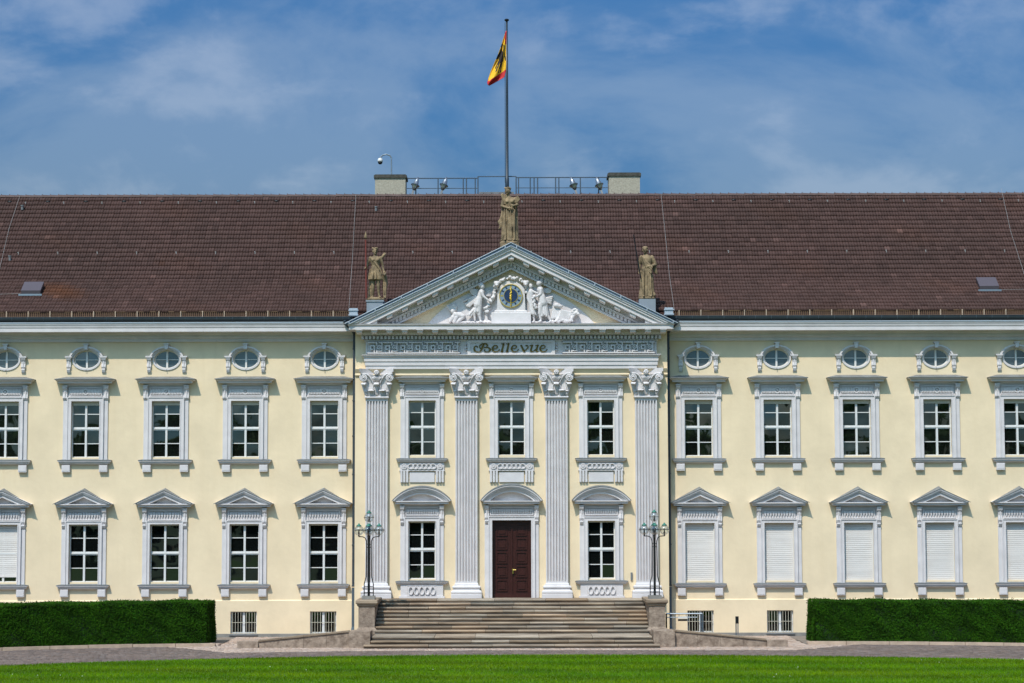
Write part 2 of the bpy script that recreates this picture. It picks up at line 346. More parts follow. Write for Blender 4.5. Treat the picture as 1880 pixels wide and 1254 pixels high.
for x in np.arange(-27, 27, 0.14):
    if abs(x) < 10.4: continue
    y = kerb_line(x) + 0.13
    while y < kerb_line(x) + 0.78: cells.append((x+0.006, x+0.134, y, y+0.12, 0.07+random.uniform(-0.004,0.005))); y += 0.13
tag(setts('forecourt_paving', cells, COB, 0.22), 'pale pinkish stone sett paving before the steps and hedges', 'paving')
# kerb stones along the hedges
for sgn, nm in ((-1, 'left'), (1, 'right')):
    kroot = empty('kerb', (sgn*10.4, kerb_line(sgn*10.4), 0), 'low beige stone kerb in front of the %s hedge' % nm, 'kerb')
    x = 10.45
    while x < 27:
        L = random.uniform(1.2, 1.5); x1 = x+L-0.02
        a, b = sgn*x, sgn*x1
        P = [(a, kerb_line(a)), (b, kerb_line(b)), (b, kerb_line(b)+0.13), (a, kerb_line(a)+0.13)]
        o = MB().xy(P, -0.02, 0.115+random.uniform(-0.006,0.006)).build('kerb_stone', KERB); o.parent = kroot; o.matrix_parent_inverse = Matrix.Translation(-kroot.location)
        x += L
structure(MB().add([(x, hedge_line(x)+3.2 if k else kerb_line(x)+0.1, 0.02) for x in np.linspace(-34,-10.4,30) for k in (0,1)], [(2*i,2*i+2,2*i+3,2*i+1) for i in range(29)]).build('hedge_bed', MORT))
structure(MB().add([(x, hedge_line(x)+3.2 if k else kerb_line(x)+0.1, 0.02) for x in np.linspace(10.4,34,30) for k in (0,1)], [(2*i,2*i+2,2*i+3,2*i+1) for i in range(29)]).build('hedge_bed', MORT))

# ================================================================== PALACE
palace = empty('palace', (0,0,0), 'long two-storey cream palace with brown tiled roof and pilastered pedimented centre', 'palace')
WX = [7.16, 10.18, 13.21, 16.29, 19.37, 22.45]
WING = [s*x for s in (-1,1) for x in WX]
RX = 5.93                                    # half width of the projecting centre
RY = -0.70                                   # its front plane
ZPL = zz(1101)                               # top of the base storey
ZEAVE = zz(585)
# ---- levels
UO = (zz(838), zz(735)); LO = (zz(1067), zz(961))
OVZ = zz(658.5)
URO = (zz(835.5,RY), zz(735,RY)); LRO = (zz(1063,RY), zz(956.5,RY))
BO = (zz(1162), zz(1121.5))
def wall(name, x0, x1, z0, z1, y, rects=(), ovals=(), depth=0.24, m=PL):
    b = MB(); boxes = [(r[0],r[1],r[2],r[3]) for r in rects] + [(c[0]-c[2]-.05,c[0]+c[2]+.05,c[1]-c[3]-.05,c[1]+c[3]+.05) for c in ovals]
    X = sorted({x0,x1,*[v for r in boxes for v in r[:2]]}); Z = sorted({z0,z1,*[v for r in boxes for v in r[2:]]})
    for i in range(len(X)-1):
        for j in range(len(Z)-1):
            mx, mz = (X[i]+X[i+1])/2, (Z[j]+Z[j+1])/2
            if any(r[0]<mx<r[1] and r[2]<mz<r[3] for r in boxes): continue
            b.add([(X[i],y,Z[j]),(X[i+1],y,Z[j]),(X[i+1],y,Z[j+1]),(X[i],y,Z[j+1])], [(0,1,2,3)])
    for (a,c,d,e) in [tuple(r) for r in rects]:
        b.add([(a,y,d),(c,y,d),(c,y,e),(a,y,e),(a,y+depth,d),(c,y+depth,d),(c,y+depth,e),(a,y+depth,e)], [(0,4,5,1),(1,5,6,2),(2,6,7,3),(3,7,4,0)])
    for (cx,cz,rx,rz) in ovals:
        N = 40; vs = []; 
        for k in range(N):
            t = 2*math.pi*k/N + math.pi/N*0; c_, s_ = math.cos(t), math.sin(t); q = 1/max(abs(c_),abs(s_))
            vs += [(cx+rx*c_,y,cz+rz*s_),(cx+(rx+.05)*c_*q,y,cz+(rz+.05)*s_*q),(cx+rx*c_,y+depth,cz+rz*s_)]
        b.add(vs, [f for k in range(N) for f in ((3*k,3*k+1,3*((k+1)%N)+1,3*((k+1)%N)),(3*k,3*((k+1)%N),3*((k+1)%N)+2,3*k+2))])
    return b.build(name, m, palace)
for s in (-1, 1):
    xa, xb = (-30, -RX+0.05) if s < 0 else (RX-0.05, 30)
    rc = []; ov = []
    for x in WX: rc += [(s*x-.54, s*x+.54, *UO), (s*x-.56, s*x+.56, *LO)]; ov.append((s*x, OVZ, .50, .365))
    wall('wall', xa, xb, ZPL, ZEAVE+0.1, 0, rc, ov)
    bw = [s*x for x in WX[:2]]
    wall('plinth', xa, xb, 0.12, ZPL-0.02, -0.05, [(x-.50, x+.50, BO[0], BO[1]) for x in bw], (), 0.3)
    MB().add([(xa,-0.05,ZPL-.02),(xb,-0.05,ZPL-.02),(xb,0.0,ZPL+.015),(xa,0.0,ZPL+.015)], [(0,1,2,3)]).build('plinth_ledge', PL, palace)
    MB().box(xa, xb, -0.075, 0.1, -0.05, 0.12).build('base_course', GREYB, palace)
RW = [-3.385, 0.0, 3.385]                   # window axes of the centre
rc = [(x-.515, x+.515, *URO) for x in RW] + [(x-.515, x+.515, *LRO) for x in (RW[0], RW[2])] + [(-.735, .735, zz(1099,RY), zz(955,RY))]
wall('wall', -RX, RX, 1.2, zz(600,RY), RY, rc, (), 0.26)
MB().add([(-RX,RY,0),(-RX,0.02,0),(-RX,0.02,11.8),(-RX,RY,11.8),(RX,RY,0),(RX,0.02,0),(RX,0.02,11.8),(RX,RY,11.8),(-RX,RY,1.2),(RX,RY,1.2)], [(1,0,3,2),(4,5,6,7),(0,4,9,8)]).build('wall', PL, palace)
MB().add([(-30,0,0),(-30,15,0),(-30,15,12.3),(-30,0,12.3),(30,0,0),(30,15,0),(30,15,12.3),(30,0,12.3)], [(1,0,3,2),(4,5,6,7),(1,5,6,2)]).build('wall', PL, palace)

# ---- small ornaments shared between windows
def crescents(hw, h, n, cz):                 # overlapping scales running from a central rosette
    b = MB(); st = (hw-0.09)/n
    for s in (-1, 1):
        for k in range(n):
            cx = s*(0.09 + st*(k+0.35)); o = []; i = []
            for q in range(9):
                a = -math.pi/2 + math.pi*q/8
                o.append((cx + s*math.cos(a)*st*1.05, cz + math.sin(a)*h*0.5)); i.append((cx + s*math.cos(a)*st*0.30 - s*st*.15, cz + math.sin(a)*h*0.47))
            if s > 0: o, i = o[::-1], i[::-1]
            b.band(o, i, -0.06, 0.0)
    b.disc_y((0,cz), h*0.5, -0.065, 0, 20, h*0.28); b.disc_y((0,cz), h*0.17, -0.07, 0, 12)
    return b
def darts(hw, h, n, cz):                     # row of small upright leaves
    b = MB(); st = 2*hw/n
    for k in range(n):
        cx = -hw + st*(k+0.5)
        b.xz([(cx-st*.36,cz+h*.46),(cx-st*.42,cz+h*.1),(cx,cz-h*.46),(cx+st*.42,cz+h*.1),(cx+st*.36,cz+h*.46),(cx,cz+h*.25)], -0.055, 0)
    return b
def ring_row(hw, h, n, cz, rx):              # interlocking rings
    b = MB(); st = 2*hw/n
    for k in range(n):
        cx = -hw + st*(k+0.5); o = []; i = []
        for q in range(25):
            a = -2*math.pi*q/24; o.append((cx+rx*math.cos(a), cz+h*.5*math.sin(a))); i.append((cx+(rx-.035)*math.cos(a), cz+(h*.5-.035)*math.sin(a)))
        b.band(o, i, -0.06, 0)
    return b
def scroll_bracket(x0, x1, zt, zb, p, droplet=False):
    h = zt-zb; pr = []
    for t, q in ((0,.0),(0,1.0),(.12,1.02),(.22,.92),(.34,.62),(.55,.50),(.72,.60),(.85,.66),(.95,.5),(1,.25),(1,0)): pr.append((-p*q, zt-h*t))
    b = MB().yz(pr, x0, x1); c = (x0+x1)/2; wd = (x1-x0)
    b.box(x0-.015, x1+.015, -p*1.12, 0, zt-.035, zt)
    b.box(c-wd*.12, c+wd*.12, -p*.72, 0, zb+h*.15, zt-h*.3)
    if droplet:
        b.yz([(0,zb),(-p*.75,zb),(-p*.8,zb-.05),(-p*.55,zb-.13),(-p*.3,zb-.17),(0,zb-.19)], x0+wd*.12, x1-wd*.12)
    return b
def sash(win, hw, rows, z0, z1, yb=0.10, box=None, gl=None):
    """white casement: rows = glass heights (low, high) from the top down; panes are pieces of their own"""
    b = MB(); fr = 0.040; mu = 0.038
    b.box(-hw, -hw+fr, yb, yb+.09, z0, z1); b.box(hw-fr, hw, yb, yb+.09, z0, z1); b.box(-mu, mu, yb-.02, yb+.09, z0, z1)
    zs = [z1] + [v for r in rows for v in (r[1], r[0])] + [z0]
    for k in range(0, len(zs), 2):
        hi, lo = zs[k], zs[k+1]
        if hi-lo > 1e-3:
            for s in (-1,1):
                xa, xb = sorted((s*mu, s*(hw-fr))); b.box(xa, xb, yb+(.0 if hi-lo > .1 else .015), yb+.085, lo, hi)
    if len(rows) == 4:
        zc = (rows[1][0]+rows[2][1])/2; b.box(-hw+fr, hw-fr, yb-.03, yb, zc-.022, zc+.022)
    b.build('sash_frame', WHITE, win)
    wpan = hw-fr-mu
    for (lo, hi) in rows:
        for s in (-1,1):
            cx = s*(mu+wpan/2); me = MB().add([(-wpan/2,0,-(hi-lo)/2),(wpan/2,0,-(hi-lo)/2),(wpan/2,0,(hi-lo)/2),(-wpan/2,0,(hi-lo)/2)], [(0,1,2,3)]).mesh('pane', gl or GLASS)
            o = obj('pane', me, win, (cx, yb+.055, (lo+hi)/2)); o.rotation_euler = (0,0,0)
    if box: MB().box(-hw+.01, hw-.01, yb-.055, yb-.002, box[0], box[1]).build('blind_box', BLIND, win)
def jitter_panes(win):
    for c in win.children:
        if c.name.startswith('pane'): c.rotation_euler = (R(random.uniform(-.55,.55)), 0, R(random.uniform(-.7,.7)))
def surround(hw_in, hw_out, z0, z1, ztop, mid, p1=.05, p2=.09):
    """architrave: outer strip, raised inner frame, bead"""
    b = MB()
    for s in (-1,1):
        a, c = sorted((s*mid, s*hw_out)); b.box(a, c, -p1, 0, z0, ztop)
        a, c = sorted((s*hw_in, s*mid)); b.box(a, c, -p2, 0, z0, z1+mid-hw_in)
        a, c = sorted((s*(mid-.035), s*mid)); b.box(a, c, -p2-.025, -p2+.001, z0, z1+mid-hw_in)
        a, c = sorted((s*hw_in, s*(hw_in+.03))); b.box(a, c, -p2-.015, -p2+.001, z0, z1)
    b.box(-hw_in, hw_in, -p2, 0, z1, z1+mid-hw_in); b.box(-mid+.035, mid-.035, -p2-.025, -p2+.001, z1+mid-hw_in-.035, z1+mid-hw_in)
    b.box(-mid, mid, -.012, 0, z1+mid-hw_in, ztop)
    return b
def panel_frame(hw, z0, z1, y, t=.035, pr=.05):
    b = MB(); b.box(-hw, hw, y-pr, y, z0, z0+t); b.box(-hw, hw, y-pr, y, z1-t, z1); b.box(-hw, -hw+t, y-pr, y, z0+t, z1-t); b.box(hw-t, hw, y-pr, y, z0+t, z1-t); return b
def hood(hw, zb, zt, p, name='hood', win=None):
    h = zt-zb
    MB().mould(hw, [(.0,zb-.02),(.07,zb),(.07,zb+h*.14),(.12,zb+h*.22),(.12,zb+h*.30),(p*.66,zb+h*.36),(p*.66,zb+h*.62),(p*.80,zb+h*.70),(p*.92,zb+h*.86),(p*.92,zb+h*.93)], 0, .02).build(name, TRIM, win)
    MB().mould(hw, [(p*.9,zb+h*.93),(p,zb+h*.93),(p,zb+h*1.0),(0.0,zb+h*1.45)], 0, .02).build('lead_cover', LEAD, win)
def sill(hw, zb, zt, p, win):
    h = zt-zb
    MB().mould(hw, [(0,zb-.01),(.05,zb),(p*.7,zb+h*.30),(p*.7,zb+h*.50),(p*.92,zb+h*.66),(p*.92,zb+h*.88)], 0, .02).build('sill', TRIM, win)
    MB().mould(hw, [(p*.9,zb+h*.88),(p,zb+h*.88),(p,zb+h*.98),(0,zb+h*1.22)], 0, .02).build('sill_cover', LEAD, win)
def rowz(pys, Y): return [(zz(b+.5,Y), zz(a-.5,Y)) for a, b in pys]

# ---- upper windows of the wings
def upper_window():
    zt = zz(706.5)
    win = surround(.54, .855, zz(842), UO[1], zt, .70).build('window', TRIM, palace)
    sash(win, .54, rowz(((743,757.5),(760,782),(789.5,811.5),(814,836)), .1), UO[0], UO[1], box=(zz(742.5), UO[1]), gl=GLASSU)
    MB().box(-.54,.54,.21,.23,UO[0],UO[1]).build('dark_room', DARK, win)
    for s in (-1,1):
        a, c = sorted((s*.70, s*.87)); scroll_bracket(a, c, zt, zz(733), .17).build('bracket', TRIM, win)
        a, c = sorted((s*.555, s*.87)); MB().box(a, c, -.12, 0, zz(865), zz(852)).box(a+.02, c-.02, -.13, -.119, zz(863), zz(854)).build('sill_block', TRIM, win)
    panel_frame(.62, zz(726.5), zz(709.5), -.012).build('frieze_frame', TRIM, win)
    o = crescents(.56, zz(711.5)-zz(723.5), 8, (zz(711.5)+zz(723.5))/2).build('frieze_ornament', TRIM, win, (0,-.012,0))
    hood(.76, zt, zz(695), .39, win=win); sill(.83, zz(851.5), zz(843), .20, win)
    return win
# ---- lower windows of the wings
def gable(win, hw, za, zb, p, lead_rise):
    """triangular window pediment: apex za, foot zb"""
    zc = zb + .165                           # top of the level cornice
    s = (za-zc)/hw
    def chev(apex, y0, y1, t, m=TRIM): 
        xo = (apex-zc)/s; xi = max((apex-t-zc)/s, .01); return [(-xo,zc),(0,apex),(xo,zc)], [(-xi,zc),(0,apex-t),(xi,zc)]
    b = MB()
    for apex, t, q in ((za,.055,1.0),(za-.055,.06,.9),(za-.115,.13,.74)):
        o, i = chev(apex, 0, 0, t); b.band(o, i, -p*q, 0)
    b.xz([(-hw+.3,zc),(hw-.3,zc),(0,za-.22)], -.03, 0)
    b.build('pediment', TRIM, win)
    MB().mould(hw-p, [(0,zb-.01),(.05,zb),(.08,zb+.03),(p*.68,zb+.045),(p*.68,zb+.105),(p*.86,zb+.125),(p*.86,zb+.165)], 0, .02).build('hood', TRIM, win)
    c = MB(); e = .02
    for sg in (-1,1):
        c.add([(sg*(hw+e),-p-.02,zc),(0,-p-.02,za+.02),(0,0,za+.02+lead_rise),(sg*(hw-p*.6),0,zc+lead_rise*.5), (sg*(hw+e),-p-.02,zc-.02),(0,-p-.02,za)], [(0,1,2,3) if sg < 0 else (3,2,1,0),(4,5,1,0) if sg < 0 else (0,1,5,4)])
    c.build('lead_cover', LEAD, win)
def lower_window(kind):
    zt = zz(932)
    win = surround(.56, .85, zz(1071), LO[1], zt, .70).build('window', TRIM, palace)
    if kind == 'glass':
        sash(win, .56, rowz(((964.5,985),(987.5,1010.5),(1018,1040),(1042.5,1064.5)), .1), LO[0], LO[1], box=(zz(964), LO[1]))
        MB().box(-.56,.56,.21,.23,LO[0],LO[1]).build('dark_room', DARK, win)
    else:
        gap = zz(1056) if kind == 'ajar' else LO[0]+.03
        b = MB(); z = LO[1]; 
        while z > gap+.01:
            h = min(.074, z-gap); b.yz([(.10,z),(.096,z-h*.25),(.094,z-h*.6),(.097,z-h*.92),(.112,z-h*.97),(.112,z)], -.53, .53); z -= h
        b.box(-.53,.53,.075,.11,gap-.035,gap); b.build('roller_shutter', SHUT, win)
        MB().box(-.56,-.53,.06,.12,LO[0],LO[1]).box(.53,.56,.06,.12,LO[0],LO[1]).build('shutter_rail', WHITE, win)
        if kind == 'ajar': sash(win, .53, rowz(((964.5,985),(987.5,1010.5),(1018,1040),(1042.5,1064.5)), .1), LO[0], LO[1], .12)
        MB().box(-.56,.56,.235,.24,LO[0],LO[1]).build('dark_room', DARK, win)
    for s in (-1,1):
        a, c = sorted((s*.69, s*.85)); scroll_bracket(a, c, zt, zz(961), .17, True).build('bracket', TRIM, win)
        a, c = sorted((s*.56, s*.86)); MB().box(a, c, -.12, 0, zz(1094), zz(1080)).box(a+.02, c-.02, -.13, -.119, zz(1092.5), zz(1082)).build('sill_block', TRIM, win)
    panel_frame(.62, zz(953.5), zz(935.5), -.012).build('frieze_frame', TRIM, win)
    darts(.57, zz(938)-zz(951), 11, (zz(938)+zz(951))/2).build('frieze_ornament', TRIM, win, (0,-.012,0))
    gable(win, 1.12, zz(899.5), zz(931.5), .36, .09); sill(.80, zz(1080.5), zz(1072), .20, win)
    return win
# ---- oval windows
def oval_window():
    N = 40; rx, rz = .50, .365
    def el(a, b_, n=N, t0=0, t1=2*math.pi): return [(a*math.cos(t0+(t1-t0)*k/n), OVZ+b_*math.sin(t0+(t1-t0)*k/n)) for k in range(n+1)]
    b = MB(); b.band(el(rx+.05,rz+.05)[::-1], el(rx-.01,rz-.01)[::-1], -.035, .02)
    win = b.build('oval_window', TRIM, palace)
    b = MB(); zs = zz(654)-OVZ
    b.band(el(.665,.50,24,.12,math.pi-.12)[::-1], el(.60,.44,24,.12,math.pi-.12)[::-1], -.14, 0)
    b.band(el(.60,.44,24,.12,math.pi-.12)[::-1], el(.54,.40,24,.12,math.pi-.12)[::-1], -.09, 0)
    b.build('arched_hood', TRIM, win)
    MB().xz([(-.06,OVZ+.38),(.06,OVZ+.38),(.075,OVZ+.56),(-.075,OVZ+.56)], -.2, 0).box(-.10,.10,-.22,0,OVZ+.56,OVZ+.60).build('keystone', TRIM, win)
    for s in (-1,1):
        a, c = sorted((s*.59, s*.75)); zb = zz(675)
        q = scroll_bracket(a, c, zz(655), zb, .13, True); q.box(a-.05, c+.05, -.16, 0, zz(655), zz(653)+.01); q.build('bracket', TRIM, win)
    f = MB().band(el(rx,rz)[::-1], el(rx-.06,rz-.055)[::-1], .10, .17)
    f.box(-.035,.035,.085,.17,OVZ-rz+.03,OVZ+rz-.03); f.box(-rx+.05,-.045,.105,.165,OVZ-.011,OVZ+.011); f.box(.045,rx-.05,.105,.165,OVZ-.011,OVZ+.011)
    f.build('sash_frame', WHITE, win)
    for (t0) in (0, .5, 1, 1.5):
        pts = [(0,0)] + [((rx-.05)*math.cos(math.pi*(t0+.5*k/10)), (rz-.045)*math.sin(math.pi*(t0+.5*k/10))) for k in range(11)]
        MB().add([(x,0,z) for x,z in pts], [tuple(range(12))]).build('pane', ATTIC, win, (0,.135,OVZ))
    MB().add([(x,.2,z) for x,z in el(rx,rz)[:-1]], [tuple(range(N))]).build('dark_room', DARK, win)
    MB().tube([(0,-.03,OVZ-rz-.02),(0,-.06,OVZ-rz-.06),(0,-.05,OVZ-rz-.10)], .012, 6).build('drip_spout', LEAD, win)
    return win
def spread(proto, places):
    for k, (x, y) in enumerate(places):
        o = proto if k == 0 else copy_tree(proto, palace)
        o.location = (x, y, 0); OUT.append(o)
OUT = []
spread(upper_window(), [(x,0) for x in WING])
spread(oval_window(), [(x,0) for x in WING])
spread(lower_window('glass'), [(-x,0) for x in WX[:4]])
spread(lower_window('shut'), [(x,0) for x in WX] + [(-WX[5],0)])
spread(lower_window('ajar'), [(-WX[4],0)])
# ---- basement windows with bars
def basement_window():
    f = MB(); a, c = BO
    f.box(-.50,-.46,.10,.18,a,c); f.box(.46,.50,.10,.18,a,c); f.box(-.045,.045,.09,.18,a,c); f.box(-.44,.44,.10,.18,a,a+.05); f.box(-.44,.44,.10,.18,c-.03,c)
    win = f.build('basement_window', WHITE, palace)
    MB().box(-.50,.50,.22,.25,a,c).build('dark_room', DARK, win)
    for s in (-1,1): MB().add([(-.21,0,a+.05),(.21,0,a+.05),(.21,0,c-.03),(-.21,0,c-.03)], [(0,1,2,3)]).build('pane', GLASS, win, (s*.25,.15,0))
    for k in range(9): 
        if k == 4: continue
        MB().tube([(0,0,a),(0,0,c)], .0095, 6).build('bar', BLIND, win, (-.42+.105*k,.03,0))
    MB().tube([(-.5,.03,(a+c)/2),(.5,.03,(a+c)/2)], .009, 6).build('cross_bar', BLIND, win)
    MB().yz([(0,a-.07),(-.07,a-.07),(-.07,a-.02),(.1,a+.01),(.1,a-.07)], -.54, .54).build('sill', LEAD, win)
    return win
spread(basement_window(), [(s*x,-.05) for s in (-1,1) for x in WX[:2]])

# ---- windows of the centre
def centre_upper():
    Y = RY; zt = zz(705,Y)
    win = surround(.515, .82, zz(841,Y), URO[1], zt, .675).build('window', TRIM, palace)
    sash(win, .515, rowz(((739,755.5),(758,780.5),(787.5,809.5),(812,834)), Y), URO[0], URO[1], box=(zz(738.5,Y), URO[1]), gl=GLASSU)
    MB().box(-.515,.515,.21,.23,URO[0],URO[1]).build('dark_room', DARK, win)
    for s in (-1,1):
        a, c = sorted((s*.675, s*.84)); scroll_bracket(a, c, zt, zz(731,Y), .17).build('bracket', TRIM, win)
    panel_frame(.63, zz(723.5,Y), zz(708,Y), -.012).build('frieze_frame', TRIM, win)
    crescents(.57, zz(710,Y)-zz(721,Y), 8, (zz(710,Y)+zz(721,Y))/2).build('frieze_ornament', TRIM, win, (0,-.012,0))
    hood(.65, zt, zz(694,Y), .36, win=win); sill(.78, zz(849,Y), zz(841.5,Y), .20, win)
    # ring panel, rosettes, hanging flutes and blank tablet below the sill
    z0, z1 = zz(862,Y), zz(850,Y)
    MB().box(-.84,.84,-.06,0,z0-.03,z1).box(-.86,.86,-.09,0,z0-.05,z0-.02).build('apron', TRIM, win)
    ring_row(.50, (z1-z0)*.9, 6, (z0+z1)/2, .125).build('apron_rings', TRIM, win, (0,-.06,0))
    for s in (-1,1):
        q = MB(); cx = s*.68; cz = (z0+z1)/2; q.disc_y((cx,cz), .11, -.10, -.06, 18, .075); q.disc_y((cx,cz), .04, -.11, -.06, 10)
        for k in range(6): q.disc_y((cx+.058*math.cos(k*1.047), cz+.058*math.sin(k*1.047)), .026, -.095, -.06, 8)
        q.build('rosette', TRIM, win)
        q = MB()
        for k in (-1,0,1): q.box(s*.67+k*.11-.04, s*.67+k*.11+.04, -.09, 0, zz(885,Y), z0-.05); q.lathe([(.0,-.05),(.03,-.02),(.035,0)], (s*.67+k*.11,-.045,zz(885,Y)), 8)
        q.build('hanging_flutes', TRIM, win)
    MB().box(-.47,.47,-.05,0,zz(885,Y),zz(866.5,Y)).build('blank_tablet', TRIM, win)
    return win
def arc_pediment(win, hw, ztop, zb, p):
    zc = zb+.17; sag = ztop-zc; Rr = (hw*hw+sag*sag)/(2*sag); c0 = ztop-Rr
    def arc(off):
        r = Rr-off; a = math.acos(max(-1,min(1,(zc-c0)/r))); return [(r*math.sin(-a+2*a*k/24), c0+r*math.cos(-a+2*a*k/24)) for k in range(25)]
    b = MB()
    for o, t, q in ((.0,.055,1.0),(.055,.06,.88),(.115,.06,.74),(.175,.09,.62)): b.band(arc(o), arc(o+t), -p*q, 0)
    inner = arc(.25); b.xz([(x,z) for x,z in inner], -.03, 0); b.build('pediment', TRIM, win)
    MB().mould(hw-p, [(0,zb-.01),(.05,zb),(.09,zb+.035),(p*.70,zb+.05),(p*.70,zb+.115),(p*.86,zb+.135),(p*.86,zb+.17)], 0, .02).build('hood', TRIM, win)
    o = arc(-.015); n = len(o); c = MB()
    c.add([(x,-p-.015,z) for x,z in o] + [(x*.97,0,z+.05) for x,z in o] + [(x,-p-.015,z-.025) for x,z in o], [(k+1,k,n+k,n+k+1)[::-1] for k in range(n-1)] + [(2*n+k,2*n+k+1,k+1,k) for k in range(n-1)])
    c.build('lead_cover', LEAD, win)
def centre_lower():
    Y = RY; zt = zz(928,Y)
    win = surround(.515, .82, zz(1066,Y), LRO[1], zt, .67).build('window', TRIM, palace)
    sash(win, .515, rowz(((960,980.5),(983,1005),(1013,1035.5),(1038,1060.5)), Y), LRO[0], LRO[1], box=(zz(959.5,Y), LRO[1]))
    MB().box(-.515,.515,.21,.23,LRO[0],LRO[1]).build('dark_room', DARK, win)
    for s in (-1,1):
        a, c = sorted((s*.665, s*.825)); scroll_bracket(a, c, zt, zz(956,Y), .17, True).build('bracket', TRIM, win)
    panel_frame(.62, zz(946,Y), zz(931,Y), -.012).build('frieze_frame', TRIM, win)
    darts(.57, zz(933,Y)-zz(943.5,Y), 13, (zz(933,Y)+zz(943.5,Y))/2).build('frieze_ornament', TRIM, win, (0,-.012,0))
    arc_pediment(win, 1.11, zz(894,Y), zz(927.5,Y), .36); sill(.80, zz(1073.5,Y), zz(1066.5,Y), .20, win)
    MB().box(-.80,.80,-.10,0,zz(1094,Y),zz(1073,Y)).box(-.86,.86,-.14,0,zz(1100.5,Y),zz(1094,Y)).build('apron', TRIM, win)
    z0, z1 = zz(1092,Y), zz(1076,Y)
    panel_frame(.56, z0-.03, z1+.03, -.10, .02, .01).build('apron_frame', TRIM, win)
    ring_row(.52, (z1-z0)*.98, 5, (z0+z1)/2, .10).build('apron_rings', TRIM, win, (0,-.10,0))
    return win
spread(centre_upper(), [(x,RY) for x in RW])
spread(centre_lower(), [(x,RY) for x in (RW[0],RW[2])])
for o in OUT: jitter_panes(o)

# ---- door
def make_door():
    Y = RY; z0, z1 = zz(1098,Y), zz(955,Y); zt = zz(928,Y)
    d = surround(.735, 1.02, z0, z1, zt, .885).build('door', TRIM, palace, (0,RY,0))
    for s in (-1,1):
        b = MB(); a, c = sorted((s*.006, s*.735)); b.box(a, c, .17, .23, z0, z1)
        b.box(a+.01, c-.01, .14, .171, z0+.01, z0+.16)
        leaf = b.build('door_leaf', DOOR, d); 
        H = z1-z0-.32; n = 5; ph = H/n
        for k in range(n):
            zb = z0+.22+k*ph; cx = s*.37; q = MB(); w2 = .21; g = .035
            q.band([(cx-w2,zb+.03),(cx+w2,zb+.03),(cx+w2,zb+ph-.06),(cx-w2,zb+ph-.06),(cx-w2,zb+.03)], [(cx-w2+g,zb+.03+g),(cx+w2-g,zb+.03+g),(cx+w2-g,zb+ph-.06-g),(cx-w2+g,zb+ph-.06-g),(cx-w2+g,zb+.03+g)], .135, .171)
            q.xz([(cx-w2+.08,zb+.11),(cx+w2-.08,zb+.11),(cx+w2-.08,zb+ph-.14),(cx-w2+.08,zb+ph-.14)], .15, .171)
            q.build('door_panel', DOOR, d)
    MB().box(-.03,.03,.13,.18,z0,z1).build('meeting_stile', DOOR, d)
    zh = zz(1046.5,Y)
    MB().box(.02,.07,.10,.14,zh-.14,zh+.05).tube([(.045,.06,zh),(.045,.11,zh)], .014, 8).tube([(.045,.06,zh),(.16,.055,zh+.005)], .015, 8).build('door_handle', BRASS, d)
    for s in (-1,1):
        a, c = sorted((s*.86, s*1.02)); scroll_bracket(a, c, zt, zz(954,Y), .17, True).build('bracket', TRIM, d)
    panel_frame(.82, zz(946,Y), zz(931,Y), -.012).build('frieze_frame', TRIM, d)
    darts(.76, zz(933,Y)-zz(943.5,Y), 17, (zz(933,Y)+zz(943.5,Y))/2).build('frieze_ornament', TRIM, d, (0,-.012,0))
    arc_pediment(d, 1.17, zz(890.5,Y), zz(927.5,Y), .38)
make_door()
MB().box(4.48,4.55,RY-.05,RY,zz(1066,RY),zz(1051.5,RY)).build('bell_plate', LEAD, palace)

